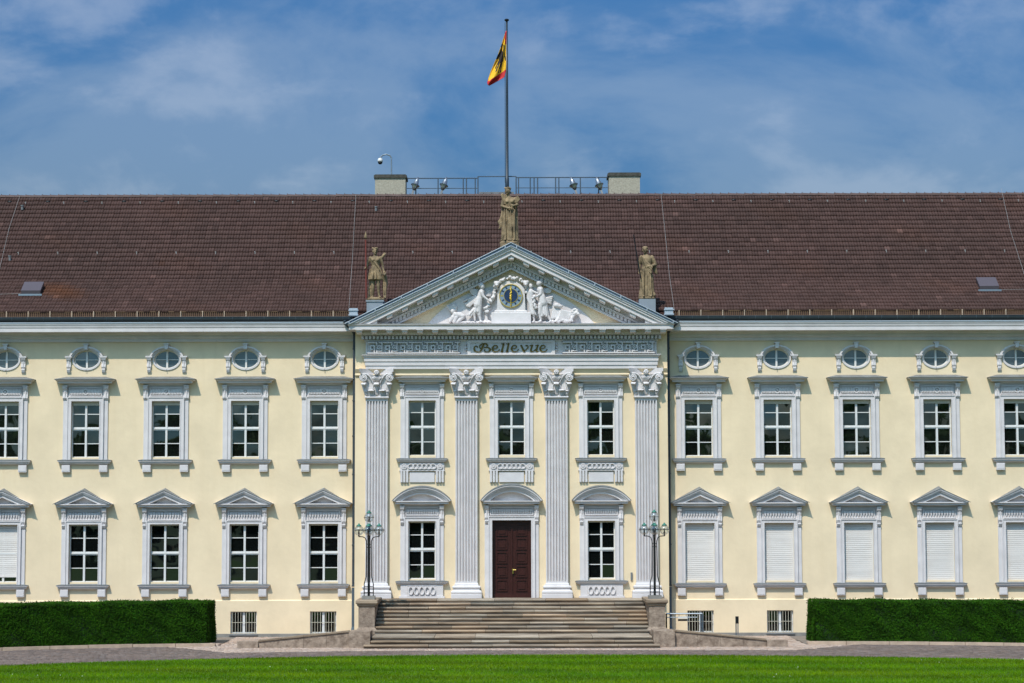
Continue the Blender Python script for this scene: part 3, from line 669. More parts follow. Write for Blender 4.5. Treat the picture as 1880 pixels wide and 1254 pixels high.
# ---- pilasters
def capital_mesh(pil, h):
    """composite capital: leaves, volutes, shaped slab; local z from 0 to h"""
    MB().mould(.40, [(.0,-.02),(.05,0),(.06,.03),(.05,.055),(0,.07)], -.20, 0).build('astragal', TRIM, pil)
    b = MB(); b.mould(.385, [(0,.05),(0,.55),(.05,.75),(.10,.88)], -.17, 0); b.build('bell', TRIM, pil)
    def leaf(x, z0, z1, wd, out, lean=0.0, y=-.17):
        H = z1-z0; path = []; rr = []
        for k in range(11):
            t = k/10
            if t < .72: yy = y - out*.25*t; z = z0 + H*(t/.72)*.96
            else:
                a = (t-.72)/.28*math.pi*1.05; yy = y - out*.18 - out*.42*(1-math.cos(a)); z = z0 + H*.96 + H*.08*math.sin(a) - H*.10*(1-math.cos(a))*.5
            path.append((x+lean*t, yy, z)); rr.append(wd*(.55+.5*math.sin(min(1,t*1.25)*math.pi*.62)) * (1 if t < .9 else .8))
        q = MB(); q.tube(path, rr, 10, .22, (1,0,0))
        for dx in (-.55, 0, .55): q.tube([(px+dx*rr[i]*.8, py-.022-.012*(dx==0), pz) for i,(px,py,pz) in enumerate(path)][:9], .018, 6)
        q.build('leaf', TRIM, pil, smooth=True)
    for x in (-.205, .205): leaf(x, .06, .30, .135, .20)
    for x in (-.405, .405): leaf(x, .06, .28, .07, .12, y=-.14)
    leaf(0, .10, .57, .125, .24)
    for s in (-1,1): leaf(s*.37, .10, .57, .11, .26, s*.13)
    for s in (-1,1):
        q = MB(); cx, cz = s*.485, .77; P = []
        for k in range(40):
            a = k/39*2.35*2*math.pi; r = .15*(1-k/39*.82); P.append((cx + s*r*math.sin(a), -.30-.05*k/39, cz + r*math.cos(a)))
        q.tube([(s*.13,-.22,.48),(s*.16,-.24,.66),(s*.27,-.27,.83),(s*.38,-.29,.91)] + P, [.025,.03,.032,.034]+[.034*(1-.4*k/39) for k in range(40)], 7)
        q.disc_y((cx,cz), .12, -.30, -.15, 20); q.ell((cx,-.36,cz), (.03,.03,.03))
        q.build('volute', TRIM, pil, smooth=True)
        q = MB()
        for k in range(5): q.ell((s*(.13+.012*math.sin(k)),-.24,.36+.035*k), (.035-.003*k,.03,.026))
        q.build('stalk_beads', TRIM, pil, smooth=True)
    q = MB(); 
    for k in range(-3,4): a = k*.38; q.tube([(.02*k,-.24,.64),(.075*math.sin(a)+.02*k,-.29,.72+.06*math.cos(a)),(.10*math.sin(a)+.03*k,-.30,.74+.10*math.cos(a))], [.02,.026,.018], 6)
    q.build('palmette', TRIM, pil, smooth=True)
    def slab(hw, d0, z0, z1, y):
        pts = [(-hw,y)] + [(x, y - d0 + d0*.9*(1-(abs(x)/hw)**2)) for x in np.linspace(-hw,hw,13)] + [(hw,y)]
        return [(x, yy) for x, yy in pts], z0, z1
    q = MB(); p, a, c = slab(.60, .40, .90, .985, 0); q.xy(p, a, c); p, a, c = slab(.64, .44, .985, h, 0); q.xy(p, a, c); q.build('abacus', TRIM, pil)
    q = MB(); q.disc_y((0,.965), .10, -.36, -.05, 16, .05)
    for k in range(6): q.ell((.058*math.cos(k*1.047),-.35,.965+.058*math.sin(k*1.047)), (.034,.035,.034))
    q.ell((0,-.37,.965), (.03,.03,.03)); q.build('rosette', TRIM, pil, smooth=True)
def pilaster():
    zb, zs, zt, zc = zz(1099,RY), zz(1072,RY), zz(730,RY), zz(677.5,RY)
    b = MB(); hw = .415; y = -.18
    # fluted shaft front: seven rounded grooves
    nf = 7; fl = 2*hw/(nf+.55); g = fl*.62; x = -hw + fl*.475
    za, zz2 = zs+.10, zt-.13
    pts = [(-hw,y)]
    for k in range(nf):
        cx = -hw + fl*(.775+k)
        for q in range(7): a = math.pi*q/6; pts.append((cx - g/2*math.cos(a), y + .085*math.sin(a)))
    pts.append((hw,y)); n = len(pts)
    vs = [(px,py,za) for px,py in pts] + [(px,py,zz2) for px,py in pts]
    b.add(vs, [(k,k+1,n+k+1,n+k) for k in range(n-1)])
    for (a, c) in ((zs,za),(zz2,zt)): b.box(-hw, hw, y, 0, a, c)
    b.add([(-hw,y,za),(-hw,0,za),(-hw,0,zz2),(-hw,y,zz2),(hw,y,za),(hw,0,za),(hw,0,zz2),(hw,y,zz2)], [(1,0,3,2),(4,5,6,7)])
    pil = b.build('pilaster', TRIM, palace)
    h = zs-zb
    MB().mould(hw, [(.16,zb),(.16,zb+h*.32),(.145,zb+h*.34),(.16,zb+h*.40),(.16,zb+h*.5),(.135,zb+h*.56),(.08,zb+h*.60),(.075,zb+h*.70),(.11,zb+h*.74),(.115,zb+h*.82),(.09,zb+h*.88),(.04,zb+h*.90),(.03,zs),(0,zs+.05)], y, 0).build('base', TRIM, pil)
    cb = empty('capital'); cb.parent = pil; cb.location = (0,0,zt-.02)
    tmp = cb; capital_mesh(tmp, zc-zt+.03)
    # the capital's pieces hang from the pilaster itself
    for c in list(tmp.children): c.parent = pil; c.location = (c.location.x, c.location.y, c.location.z + zt-.02)
    bpy.data.objects.remove(tmp); return pil
bpy.context.view_layer.update()
pp = pilaster()
for k, x in enumerate((-5.10, -1.705, 1.705, 5.10)):
    o = pp if k == 0 else copy_tree(pp, palace); o.location = (x, RY, 0)
# cream moulding between the capitals
MB().yz([(RY,zz(690,RY)),(RY-.05,zz(690,RY)),(RY-.07,zz(688,RY)),(RY-.05,zz(685,RY)),(RY-.12,zz(679,RY)),(RY-.14,zz(677,RY)),(RY,zz(677,RY))], -RX, RX).build('string_course', PL, palace)

# ---- entablature of the centre
FY0 = RY - .16                               # frieze plane
def E_(py, Y=FY0): return zz(py, Y)
ent = MB().mould(5.52, [(-.02,E_(677)),(.0,E_(677)),(.0,E_(671)),(.03,E_(670.5)),(.03,E_(663.5)),(.06,E_(663)),(.06,E_(656)),(.10,E_(655)),(.10,E_(653.5)),(.15,E_(652)),(.15,E_(651)),(.0,E_(650.5)),(.0,E_(626)),(.05,E_(625.5)),(.05,E_(623.6)),(-.03,E_(623.4)),(-.03,E_(616)),(.17,E_(615.6)),(.18,E_(613)),(.20,E_(612)),(.20,E_(605.5))], FY0, -.01).build('entablature', TRIM, palace)
MB().mould(5.52, [(.02,zz(604.8,-1.4)),(.60,zz(604.3,-1.45)),(.60,zz(597.5,-1.45)),(.64,zz(596.5,-1.45)),(.66,zz(594,-1.45)),(-.2,zz(593.4,-1.2))], FY0, -.01).build('corona', TRIM, ent)
b = MB(); zt_, zb_ = E_(617), E_(622.8)
for k in range(-39, 40): b.box(k*.1445-.045, k*.1445+.045, FY0-.16, FY0+.04, zb_, zt_)
for s in (-1,1):
    for k in range(4): b.box(*sorted((s*5.57, s*5.665)), FY0-.03+k*.1445, FY0+.06+k*.1445, zb_, zt_)
b.build('dentil_row', TRIM, ent)
md = MB(); za, zb2 = zz(604.6,-1.3), zz(611.4,-1.3)
md.yz([(0,za),(-.40,za),(-.40,za-.03),(-.37,za-.05),(-.36,zb2+.03),(-.30,zb2),(-.16,zb2+.01),(-.06,zb2-.02),(0,zb2-.02)], -.105, .105).box(-.125,.125,-.42,0,za-.03,za-.001)
mme = md.mesh('modillion', TRIM)
for k in range(-10, 11): obj('modillion', mme, ent, (k*.574, FY0-.18, 0))
# key pattern frieze and rosettes
kh = E_(629) - E_(648); z0 = E_(648); U = .574
def bars(polys, t=.046):
    q = MB()
    for P in polys:
        for (x0,a0),(x1,a1) in zip(P[:-1], P[1:]):
            xa, xb = sorted((x0*U, x1*U)); ca, cb = sorted((z0+a0*kh, z0+a1*kh)); q.box(xa-t/2, xb+t/2, -.12, .01, ca-t/2, cb+t/2)
    return q
key = bars([[(0,0),(.40,0),(.40,.70),(.17,.70),(.17,.36),(.28,.36)], [(0,1),(.56,1),(.56,.78)], [(.56,0),(.56,.20),(.90,.20)], [(.74,1),(.90,1),(.90,.20)], [(.90,1),(1,1)], [(.40,0),(1,0)]]).mesh('meander_key', TRIM)
ros = MB(); cz = z0+kh*.56
ros.disc_y((0,cz), .085, -.13, .01, 18, .05); ros.disc_y((0,cz), .03, -.13, .01, 10)
ros = ros.mesh('rosette', TRIM)
for s in (-1,1):
    for k in range(6):
        x = -5.42 + k*U if s < 0 else 1.97 + k*U
        obj('meander_key', key, ent, (x, FY0, 0)); obj('rosette', ros, ent, (x+.73*U, FY0, 0))
    xa, xb = (-5.48, -1.93) if s < 0 else (1.93, 5.48)
    q = MB(); t = .025
    for (a, c, d, e) in ((xa,xb,E_(649.6),E_(649.6)+t),(xa,xb,E_(627)-t,E_(627)),(xa,xa+t,E_(649.6),E_(627)),(xb-t,xb,E_(649.6),E_(627))): q.box(a, c, FY0-.03, FY0+.005, d, e)
    q.build('frieze_border', TRIM, ent)
    q = MB()
    for dz in (-.10,0,.10): q.ell((s*1.72, FY0-.03, (E_(627)+E_(649))/2+dz), (.045,.05,.045))
    q.build('bead_ornament', TRIM, ent, smooth=True)
# name panel with the letters
pn = MB().box(-1.66,1.66,FY0-.07,FY0+.01,E_(651.6),E_(625.6)); pz0, pz1 = E_(648), E_(630.5)
for (a, c, d, e) in ((-1.66,1.66,E_(651.6),pz0-.02),(-1.66,1.66,pz1+.02,E_(625.6)),(-1.66,-1.54,pz0-.02,pz1+.02),(1.54,1.66,pz0-.02,pz1+.02)): pn.box(a, c, FY0-.105, FY0-.069, d, e)
pn = pn.build('name_panel', TRIM, palace)
def spline(pts, per=7):
    P = [pts[0]] + list(pts) + [pts[-1]]; out = []
    for i in range(1, len(P)-2):
        p0, p1, p2, p3 = [np.array(P[j], float) for j in (i-1,i,i+1,i+2)]
        for k in range(per):
            t = k/per; out.append(.5*((2*p1) + (-p0+p2)*t + (2*p0-5*p1+4*p2-p3)*t*t + (-p0+3*p1-3*p2+p3)*t**3))
    out.append(np.array(P[-2], float)); return out
def stroke(mb, pts, y0, y1):                  # pts (x,z,width)
    S = spline(pts); o = []; i = []
    for k in range(len(S)):
        d = S[min(k+1,len(S)-1)][:2] - S[max(k-1,0)][:2]; L = math.hypot(*d) or 1; nx, nz = -d[1]/L, d[0]/L; hw = S[k][2]/2
        o.append((S[k][0]+nx*hw, S[k][1]+nz*hw)); i.append((S[k][0]-nx*hw, S[k][1]-nz*hw))
    mb.band(o, i, y0, y1); mb.disc_y(S[0][:2], S[0][2]*.55, y0, y1, 10); mb.disc_y(S[-1][:2], S[-1][2]*.55, y0, y1, 10)
eL = [(588,215,10),(640,205,14),(660,175,22),(632,150,16),(595,160,22),(566,205,30),(578,250,28),(620,272,16),(672,262,14),(697,232,18)]
LET = [
 [[(280,182,16),(250,163,16),(217,192,26),(222,242,28),(265,272,16),(320,270,16),(352,232,34),(380,170,36),(402,125,24)],
  [(335,205,12),(318,172,20),(345,135,20),(395,117,18),(448,124,24),(466,152,30),(445,185,16),(420,190,26)],
  [(420,190,16),(480,190,18),(517,218,32),(512,252,28),(475,273,16),(428,268,18),(414,240,20)]],
 [eL],
 [[(735,122,12),(790,122,12)], [(778,122,30),(745,268,30)], [(726,268,12),(772,268,12)]],
 [[(832,122,12),(888,122,12)], [(875,122,30),(842,268,30)], [(822,268,12),(872,268,12)]],
 [[(x+364,z,w_) for x,z,w_ in eL]],
 [[(1104,158,18),(1124,152,16),(1132,190,30),(1166,260,34),(1180,262,20)], [(1172,262,16),(1215,226,16),(1246,186,22),(1236,155,16),(1205,158,20)]],
 [[(1284,152,12),(1334,152,12)], [(1324,152,30),(1300,250,30),(1310,268,18),(1350,262,14),(1392,225,12)], [(1392,152,12),(1442,152,12)], [(1430,152,30),(1404,258,30),(1440,264,12)]],
 [[(x+910,z,w_) for x,z,w_ in eL]]]
ks = 1/10.444/48.28
for L in LET:
    q = MB()
    for k, S in enumerate(L): stroke(q, [((850+x/10.444-938.5)/48.28, E_(620+z/10.444), w_*ks*1.12) for x,z,w_ in S], FY0-.105+.004*k, FY0-.06)
    q.build('letter', BRONZE, pn)

# ---- pediment
SL = .487
ped = MB(); zbase = zz(593.6,-1.45)
def chevron(b, apy, t_py, yf, yb, zc=None):
    za = zz(apy,yf); t = zz(apy,yf)-zz(t_py,yf); zc = zbase if zc is None else zc
    xo = (za-zc)/SL; xi = (za-t-zc)/SL; b.band([(-xo,zc),(0,za),(xo,zc)], [(-xi,zc),(0,za-t),(xi,zc)], yf, yb)
chevron(ped, 451, 455, -1.54, -.8); chevron(ped, 455, 459.5, -1.50, -.8); chevron(ped, 459.5, 468, -1.44, -.8)
ped = ped.build('pediment', TRIM, palace)
b = MB(); chevron(b, 468, 479, -.98, -.75); chevron(b, 479, 482.5, -1.03, -.75); chevron(b, 482.5, 490.5, -.90, -.74); chevron(b, 490.5, 494.5, -.95, -.74); b.build('raking_bed', TRIM, ped)
# raking dentils and modillions
b = MB(); yd = -.99; dza = zz(483,yd); dt = zz(483,yd)-zz(489.5,yd)
k = -0
for k in range(-42, 43):
    x = k*.1445; zt = dza - SL*abs(x)
    if zt - dt < zbase+.02: continue
    s_ = -1 if x > 0 else (1 if x < 0 else 0); hw = .05
    b.add([(x-hw,yd,zt-dt-s_*hw*SL),(x+hw,yd,zt-dt+s_*hw*SL),(x+hw,yd,zt+s_*hw*SL),(x-hw,yd,zt-s_*hw*SL),(x-hw,-.89,zt-dt-s_*hw*SL),(x+hw,-.89,zt-dt+s_*hw*SL),(x+hw,-.89,zt+s_*hw*SL),(x-hw,-.89,zt-s_*hw*SL)], [(0,1,2,3),(0,4,5,1),(1,5,6,2),(2,6,7,3),(3,7,4,0)])
b.build('dentil_row', TRIM, ped)
mza = zz(468,-1.3); mh = zz(468,-1.3)-zz(475.5,-1.3)
for k in range(-9, 10):
    x = k*.574; s_ = 0 if k == 0 else (-1 if k > 0 else 1); hw = .11; q = MB(); zt = -.002
    def P(dx, y, dz): return (dx, y, dz + s_*SL*dx if k else dz - SL*abs(dx))
    q.add([P(-hw,-1.38,-mh*.75),P(hw,-1.38,-mh*.75),P(hw,-1.38,zt),P(-hw,-1.38,zt),P(-hw*.9,-1.0,-mh),P(hw*.9,-1.0,-mh),P(hw,-.95,zt),P(-hw,-.95,zt),P(-hw*.9,-1.30,-mh),P(hw*.9,-1.30,-mh)], [(0,1,2,3),(0,8,9,1),(8,4,5,9),(1,9,5,6,2),(0,3,7,4,8)])
    q.build('modillion', TRIM, ped, (x, 0, mza - SL*abs(x)))
# zinc capping with seams, running back to the main roof
za = zz(446.2,-1.56); zc_ = zbase-.02; xo = (za-zc_)/SL
cv = MB()
for s in (-1,1):
    P = [(0,-1.56,za),(s*xo,-1.56,zc_),(s*xo,1.2,zc_),(0,7.0,za)]; cv.add(P, [(0,1,2,3) if s < 0 else (3,2,1,0)])
cv.band([(-xo,zc_),(0,za),(xo,zc_)], [(-xo+.20,zc_),(0,za-.10),(xo-.20,zc_)], -1.56, -1.47)
cv.build('zinc_capping', BLUEZ, ped)
e = MB(); 
for s in (-1,1):
    e.tube([(0,-1.575,za+.01),(s*xo,-1.575,zc_+.01)], .018, 6); e.tube([(0,-1.565,za-.11),(s*(xo-.2),-1.565,zc_+.005)], .016, 6)
e.build('capping_edge', PALEZ, ped)
for s in (-1,1):
    for k in range(7):
        x = s*(.22 + k*.98); zz_ = za - SL*abs(x); MB().tube([(0,-1.585,-.10),(0,-1.585,.015),(0,-1.2,.02)], .016, 6).build('capping_seam', PALEZ, ped, (x,0,zz_))
# tympanum, lunette
yt = -.76; az_ = zz(494,yt)
MB().xz([(-(az_-zbase+.1)/SL,zbase-.1),((az_-zbase+.1)/SL,zbase-.1),(0,az_+.05)], yt, yt+.1).build('tympanum', PL, ped)
ly = yt-.03; lc = zz(721,ly); lr = 198/48.1; zl0 = zbase+.0; a0 = math.acos((zl0-lc)/lr)
MB().xz([(lr*math.sin(a0-2*a0*k/40), lc+lr*math.cos(a0-2*a0*k/40)) for k in range(41)], ly, yt+.01).build('lunette', TRIM, ped)
# clock block
def TX(px): return (px-938.0)/48.1
def TZ(py): return zz(py, -.95)
cb = MB(); cb.mould(TX(974), [(0,zbase),(0,TZ(574.5)),(-.04,TZ(573.6))], -1.10, -.74)
cb.mould(TX(966), [(.03,TZ(573.6)),(.03,TZ(571.5)),(0,TZ(570))], -1.03, -.74)
hw = TX(964); zt1, zt2 = TZ(531), TZ(518)
cb.xz([(-hw,TZ(571)),(hw,TZ(571)),(hw-.03,zt1),(hw-.14,(zt1+zt2)/2),(.24,zt2),(0,zt2+.06),(-.24,zt2),(-hw+.14,(zt1+zt2)/2),(-hw+.03,zt1)], -1.0, -.74)
MARB = TRIM
cb.build('clock_block', TRIM, ped)
clk = MB().disc_y((0,0), .43, -.045, 0, 48).build('clock', CLKG, palace, (TX(937.6), -1.0, TZ(543.5)))
MB().disc_y((0,0), .445, -.07, 0, 48, .418).disc_y((0,0), .275, -.062, -.04, 40, .26).build('gilt_ring', GOLD, clk)
MB().disc_y((0,0), .252, -.055, -.04, 40).build('blue_dial', CLKB, clk)
for k in range(12):
    a = k*math.pi/6; c_, s_ = math.sin(a), math.cos(a); u = .34
    MB().xz([(c_*(u-.04)-s_*.028, s_*(u-.04)+c_*.028),(c_*(u-.04)+s_*.028, s_*(u-.04)-c_*.028),(c_*(u+.045)+s_*.028, s_*(u+.045)-c_*.028),(c_*(u+.045)-s_*.028, s_*(u+.045)+c_*.028)], -.05, -.04).build('hour_mark', CLKB if k % 3 else GOLD, clk)
q = MB()
for zc in (.02,.09,.16,.22): q.ell((.01*math.cos(zc*40),-.085,zc), (.035,.012,.04)); q.ell((-.03*math.cos(zc*30),-.085,zc+.03), (.02,.012,.022))
for zc in (-.02,-.08,-.12): q.ell((-.02,-.085,zc), (.035,.012,.03)); q.ell((.015,-.085,zc-.02), (.02,.012,.02))
q.xz([(-.012,.2),(.012,.2),(.012,.30),(0,.34),(-.012,.30)], -.092, -.08); q.build('hour_hand', GOLD, clk, smooth=True)
MB().xz([(-.014,.05),(.014,.05),(.012,-.33),(.022,-.35),(0,-.40),(-.022,-.35),(-.012,-.33)], -.105, -.095).build('minute_hand', GOLD, clk)
# relief sculpture --------------------------------------------------
def relief(name, mb, v=.017, sm=0): return remeshed(mb, name, TRIM, ped, (0,0,0), v, sm)
def RP(px, py, d): return (TX(px), -.78-d, TZ(py))
def rcap(b, p0, p1, r0, r1): b.cap(RP(*p0), RP(*p1), r0, r1)
def rell(b, p, r, rot=(0,0,0)): b.ell(RP(*p), r, rot)
def cloth(b, x0, y0, x1, y1, w0, w1, d, nf, seed=1):   # gown hanging from (x0,y0) to (x1,y1), widths in px
    rnd = random.Random(seed)
    for k in range(nf):
        t = (k+.5)/nf-.5; rcap(b, (x0+t*w0, y0, d+.05*math.cos(t*3)), (x1+t*w1+rnd.uniform(-1,1), y1+rnd.uniform(-1,2), d*.8+.10*math.cos(t*3)+.05*(k%2)), .045, .026+rnd.uniform(0,.012))
# winged woman, left
b = MB(); rell(b, (885.5,526,.24), (.085,.10,.115)); rell(b, (883,524,.23), (.10,.10,.10)); rell(b, (888.8,527,.25), (.03,.03,.025))
rcap(b, (884,530,.2), (884,536,.2), .06,.07); rcap(b, (884,536,.2), (880,548,.2), .12,.105); rcap(b, (884,537,.28), (888,545,.30), .065,.05); rcap(b, (888,545,.30), (898,553,.30), .05,.035); rell(b, (899,553.5,.3), (.04,.03,.03))
rcap(b, (880,548,.2), (877,560,.2), .13,.16); cloth(b, 878,552, 876,572, 9,13, .2, 6, 2)
rcap(b, (879,562,.22), (880,578,.22), .12,.075); rcap(b, (880,578,.22), (882,588,.2), .065,.045); rcap(b, (882,590,.22), (886,591,.26), .045,.03)
rcap(b, (875,566,.15), (871,578,.15), .10,.06); rcap(b, (871,578,.15), (872,588,.15), .05,.04); cloth(b, 872,566, 862,578, 6,9, .13, 4, 3)
for k in range(5): rcap(b, (873,543+k*2,.10), (852+k*2.5,552+k*3.2+3*math.sin(k),.08), .05,.035)
relief('winged_woman_relief', b)
b = MB(); 
for k in range(5): b.tube([RP(878,533+k*2.2,.06), RP(868,530+k*2.4,.09), RP(860+k,529+k*2.2,.06)], [.05,.055,.03], 8, .6)
relief('wing_relief', b); b = MB()
for k in range(4): b.tube([RP(888,533+k*3,.05), RP(896,533+k*3,.08), RP(904-k,536+k*2.5,.05)], [.045,.05,.03], 8, .6)
relief('wing_relief', b)
def garland(name, pts, n, r, seed, d=.16):
    rnd = random.Random(seed); b = MB(); S = spline([(x,y,0) for x,y in pts], max(2, n//(len(pts)-1)))
    for p in S:
        for k in range(3): rell(b, (p[0]+rnd.uniform(-2,2), p[1]+rnd.uniform(-2,2), d+rnd.uniform(-.06,.08)), (r*rnd.uniform(.6,1.2),)*3)
    return relief(name, b, .018)
garland('garland_relief', [(912,523),(917,517),(926,512.5),(938,510),(950,512),(959,516),(964,522)], 14, .06, 4, .22)
garland('garland_relief', [(900,553),(905,548),(908,540),(907,530),(911,523)], 10, .06, 5, .14)
garland('garland_relief', [(897,556),(896,566),(893,574),(891,566)], 8, .055, 6, .12)
for (x, y) in ((912,522), (965,521)):
    b = MB(); rell(b, (x,y,.28), (.10,.12,.12)); rell(b, (x,y+2.5,.36), (.055,.06,.05)); rell(b, (x-1.8,y-1,.36), (.025,.03,.022)); rell(b, (x+1.8,y-1,.36), (.025,.03,.022)); rell(b, (x-3,y-3,.26), (.06,.06,.06)); rell(b, (x+3,y-3,.26), (.06,.06,.06)); rell(b, (x,y+6,.25), (.05,.06,.09))
    relief('lion_mask_relief', b, .015)
# woman and youth, right
b = MB(); rell(b, (988.5,521,.26), (.09,.10,.115)); rell(b, (991,519.5,.24), (.115,.11,.10)); rell(b, (985.2,522,.27), (.03,.03,.025)); rcap(b, (990,526,.22), (991,532,.22), .06,.075)
rcap(b, (991,532,.22), (994,545,.22), .13,.11); rcap(b, (992,532,.30), (992,541,.33), .07,.055); rcap(b, (992,541,.33), (983,546,.34), .05,.035); rell(b, (981.5,546.5,.34), (.04,.03,.03))
rcap(b, (994,545,.22), (996,557,.22), .14,.165); cloth(b, 997,552, 999,580, 10,14, .22, 7, 7)
rcap(b, (992,560,.24), (990,576,.26), .12,.075); rcap(b, (990,576,.26), (992,588,.24), .065,.045); rcap(b, (992,590,.26), (988,591.5,.3), .045,.03)
rcap(b, (999,562,.2), (1004,578,.2), .11,.07); rcap(b, (1004,578,.2), (1010,589,.18), .06,.045); rcap(b, (1010,590,.2), (1008,592,.24), .045,.03)
for k in range(4): rcap(b, (1002,548+k*2,.12), (1013-k,545+k*4,.08), .05,.045)
relief('winged_woman_relief', b)
b = MB()
for k in range(4): b.tube([RP(996,530+k*2,.05), RP(1005,530+k*2.2,.08), RP(1013-k*.6,529.5+k*2.2,.05)], [.05,.055,.03], 8, .6)
relief('wing_relief', b)
b = MB(); rell(b, (974,526,.2), (.075,.08,.095)); rell(b, (973.4,523.8,.19), (.085,.08,.065)); rcap(b, (974,530,.17), (974,535,.17), .05,.06); rcap(b, (974,536,.18), (974,548,.18), .12,.10)
rcap(b, (976,535,.22), (986,539,.26), .055,.04); rcap(b, (969,536,.18), (968.5,548,.2), .06,.045); rcap(b, (968.5,548,.2), (971,557,.22), .045,.035)
cloth(b, 974,547, 979,578, 10,15, .18, 7, 9); rcap(b, (975,568,.18), (979,580,.18), .08,.055); rcap(b, (979,578,.18), (980,588,.17), .055,.04); rcap(b, (980,590,.18), (977,592,.24), .042,.03)
relief('youth_relief', b)
garland('garland_relief', [(980,545),(979,553),(981,561),(983,566)], 10, .055, 10, .30)
garland('garland_relief', [(967,526),(966,533),(968,540)], 6, .05, 11, .14)
# resting lion with rocks, right; child with sheaf, left
b = MB(); rell(b, (1057,575,.2), (.10,.11,.09)); rell(b, (1060.5,577,.26), (.06,.06,.05))
for k in range(14): a_ = k*.45; rell(b, (1054.5+4.2*math.cos(a_), 573+4.6*math.sin(a_), .2+.03*math.sin(3*k)), (.055,.06,.05))
rcap(b, (1049,577,.12), (1030,576,.1), .11,.10); rcap(b, (1052,580,.2), (1046,590,.22), .06,.04); rcap(b, (1044,578,.18), (1050,590,.22), .055,.04)
for k in range(9): rcap(b, (1030+k*2.1,569.5+.5*k,.2), (1024+k*2.6,588+2*math.sin(k),.17), .03,.028)
rnd = random.Random(3)
for k in range(22): x = 1013+rnd.random()*36; rell(b, (x, 591-rnd.random()*8*(1-(x-1013)/60), .08+rnd.random()*.08), (.09*rnd.uniform(.6,1.4),.07,.055*rnd.uniform(.6,1.4)), (0,rnd.uniform(-.6,.6),0))
for k in range(7): rcap(b, (1016+k*2.5,563+k*1.2,.12), (1012+k*3.6,582+rnd.random()*4,.12), .045,.055)
relief('lion_relief', b)
b = MB(); rell(b, (1024,562,.16), (.19,.10,.075), (0,.12,0)); rell(b, (1021,561,.18), (.12,.09,.09)); relief('shield_relief', b)
b = MB(); rcap(b, (836,577,.12), (850,580,.12), .11,.09); rcap(b, (832,582,.12), (826,590,.12), .10,.06); rcap(b, (838,582,.14), (834,591,.14), .09,.07); rcap(b, (850,582,.12), (838,592,.12), .08,.06); rell(b, (831,571,.12), (.08,.08,.09)); rcap(b, (834,575,.12), (846,574,.1), .05,.04)
for k in range(6): rcap(b, (826+k*2.2,569,.07), (822+k*3,561+2*math.sin(k*1.3),.06), .035,.05)
rcap(b, (846,574,.08), (853,580,.08), .04,.05); relief('reclining_child_relief', b)
b = MB()
for k in range(26): x = 842+k*2.3; rell(b, (x, 592.5-2*abs(math.sin(k*1.9)), .07), (.09,.08,.045))
rcap(b, (893,588,.05), (893,572,.05), .07,.05); rcap(b, (898,590,.05), (889,590,.05), .06,.06); relief('ground_relief', b)
b = MB()
for k in range(16): x = 975+k*2.6; rell(b, (x, 592.8-1.5*abs(math.sin(k*1.7)), .10), (.09,.10,.04))
relief('ground_relief', b)

# ---- wing cornices
for s in (-1,1):
    xa, xb = (-30, -RX-.0) if s < 0 else (RX+.0, 30)
    def C(py, Y): return zz(py, Y)
    prof = [(0,C(626.5,-.05)),(-.06,C(626.5,-.05)),(-.08,C(624.5,-.1)),(-.08,C(620.5,-.1)),(-.14,C(619.5,-.1)),(-.16,C(618,-.15)),(-.16,C(613.5,-.2)),(-.24,C(612,-.25)),(-.26,C(610,-.25)),(-.63,C(607.5,-.6)),(-.63,C(600.5,-.6)),(-.65,C(599.8,-.6)),(-.67,C(595,-.7)),(-.69,C(594,-.7)),(-.69,C(591.5,-.7)),(0,C(590,-.7))]
    MB().yz(prof, xa, xb).build('cornice', TRIM, palace)
    MB().yz([(-.69,C(592,-.7)),(-.71,C(591.8,-.7)),(-.71,C(589.8,-.7)),(0,C(588.5,-.7)),(0,C(590.5,-.7))], xa, xb).build('cornice_flashing', PALEZ, palace)

# ================================================================== ROOF
YE = -.62; ZE = zz(571, YE)                   # eave line
def ray_hit(py, y0, z0, slope):               # where the level py meets a slope rising from (y0,z0)
    t = math.tan(TH + math.atan((627-py)/FPX)); return (EYE + D*t - z0 + slope*y0)/(slope - t)
s1, s2 = math.tan(R(30.5)), math.tan(R(43))
YK = ray_hit(508, YE, ZE, s1); ZK = ZE + (YK-YE)*s1
YR = ray_hit(360, YK, ZK, s2); ZR = ZK + (YR-YK)*s2
HX = 30.0
roof = MB().add([(-HX,YE,ZE-.06),(HX,YE,ZE-.06),(HX,YK,ZK-.06),(-HX,YK,ZK-.06),(HX,YR,ZR-.06),(-HX,YR,ZR-.06),(HX,2*YR-YE,ZE-.06),(-HX,2*YR-YE,ZE-.06),(-HX,YE,ZE-.22),(HX,YE,ZE-.22),(-HX,.2,ZE-.22),(HX,.2,ZE-.22)],
        [(0,1,2,3),(3,2,4,5),(5,4,6,7),(8,9,1,0),(10,11,9,8),(0,3,5,7),(1,6,4,2)]).build('roof', TILE, palace)
tint_one(roof, (1,1,1))
def roof_pt(d):                               # point d metres up the slope from the eave, with its slope angle
    L1 = math.hypot(YK-YE, ZK-ZE)
    if d < L1: return YE + (YK-YE)*d/L1, ZE + (ZK-ZE)*d/L1, math.atan(s1)
    return YK + (d-L1)*math.cos(math.atan(s2)), ZK + (d-L1)*math.sin(math.atan(s2)), math.atan(s2)
LT = math.hypot(YK-YE, ZK-ZE) + math.hypot(YR-YK, ZR-ZK)
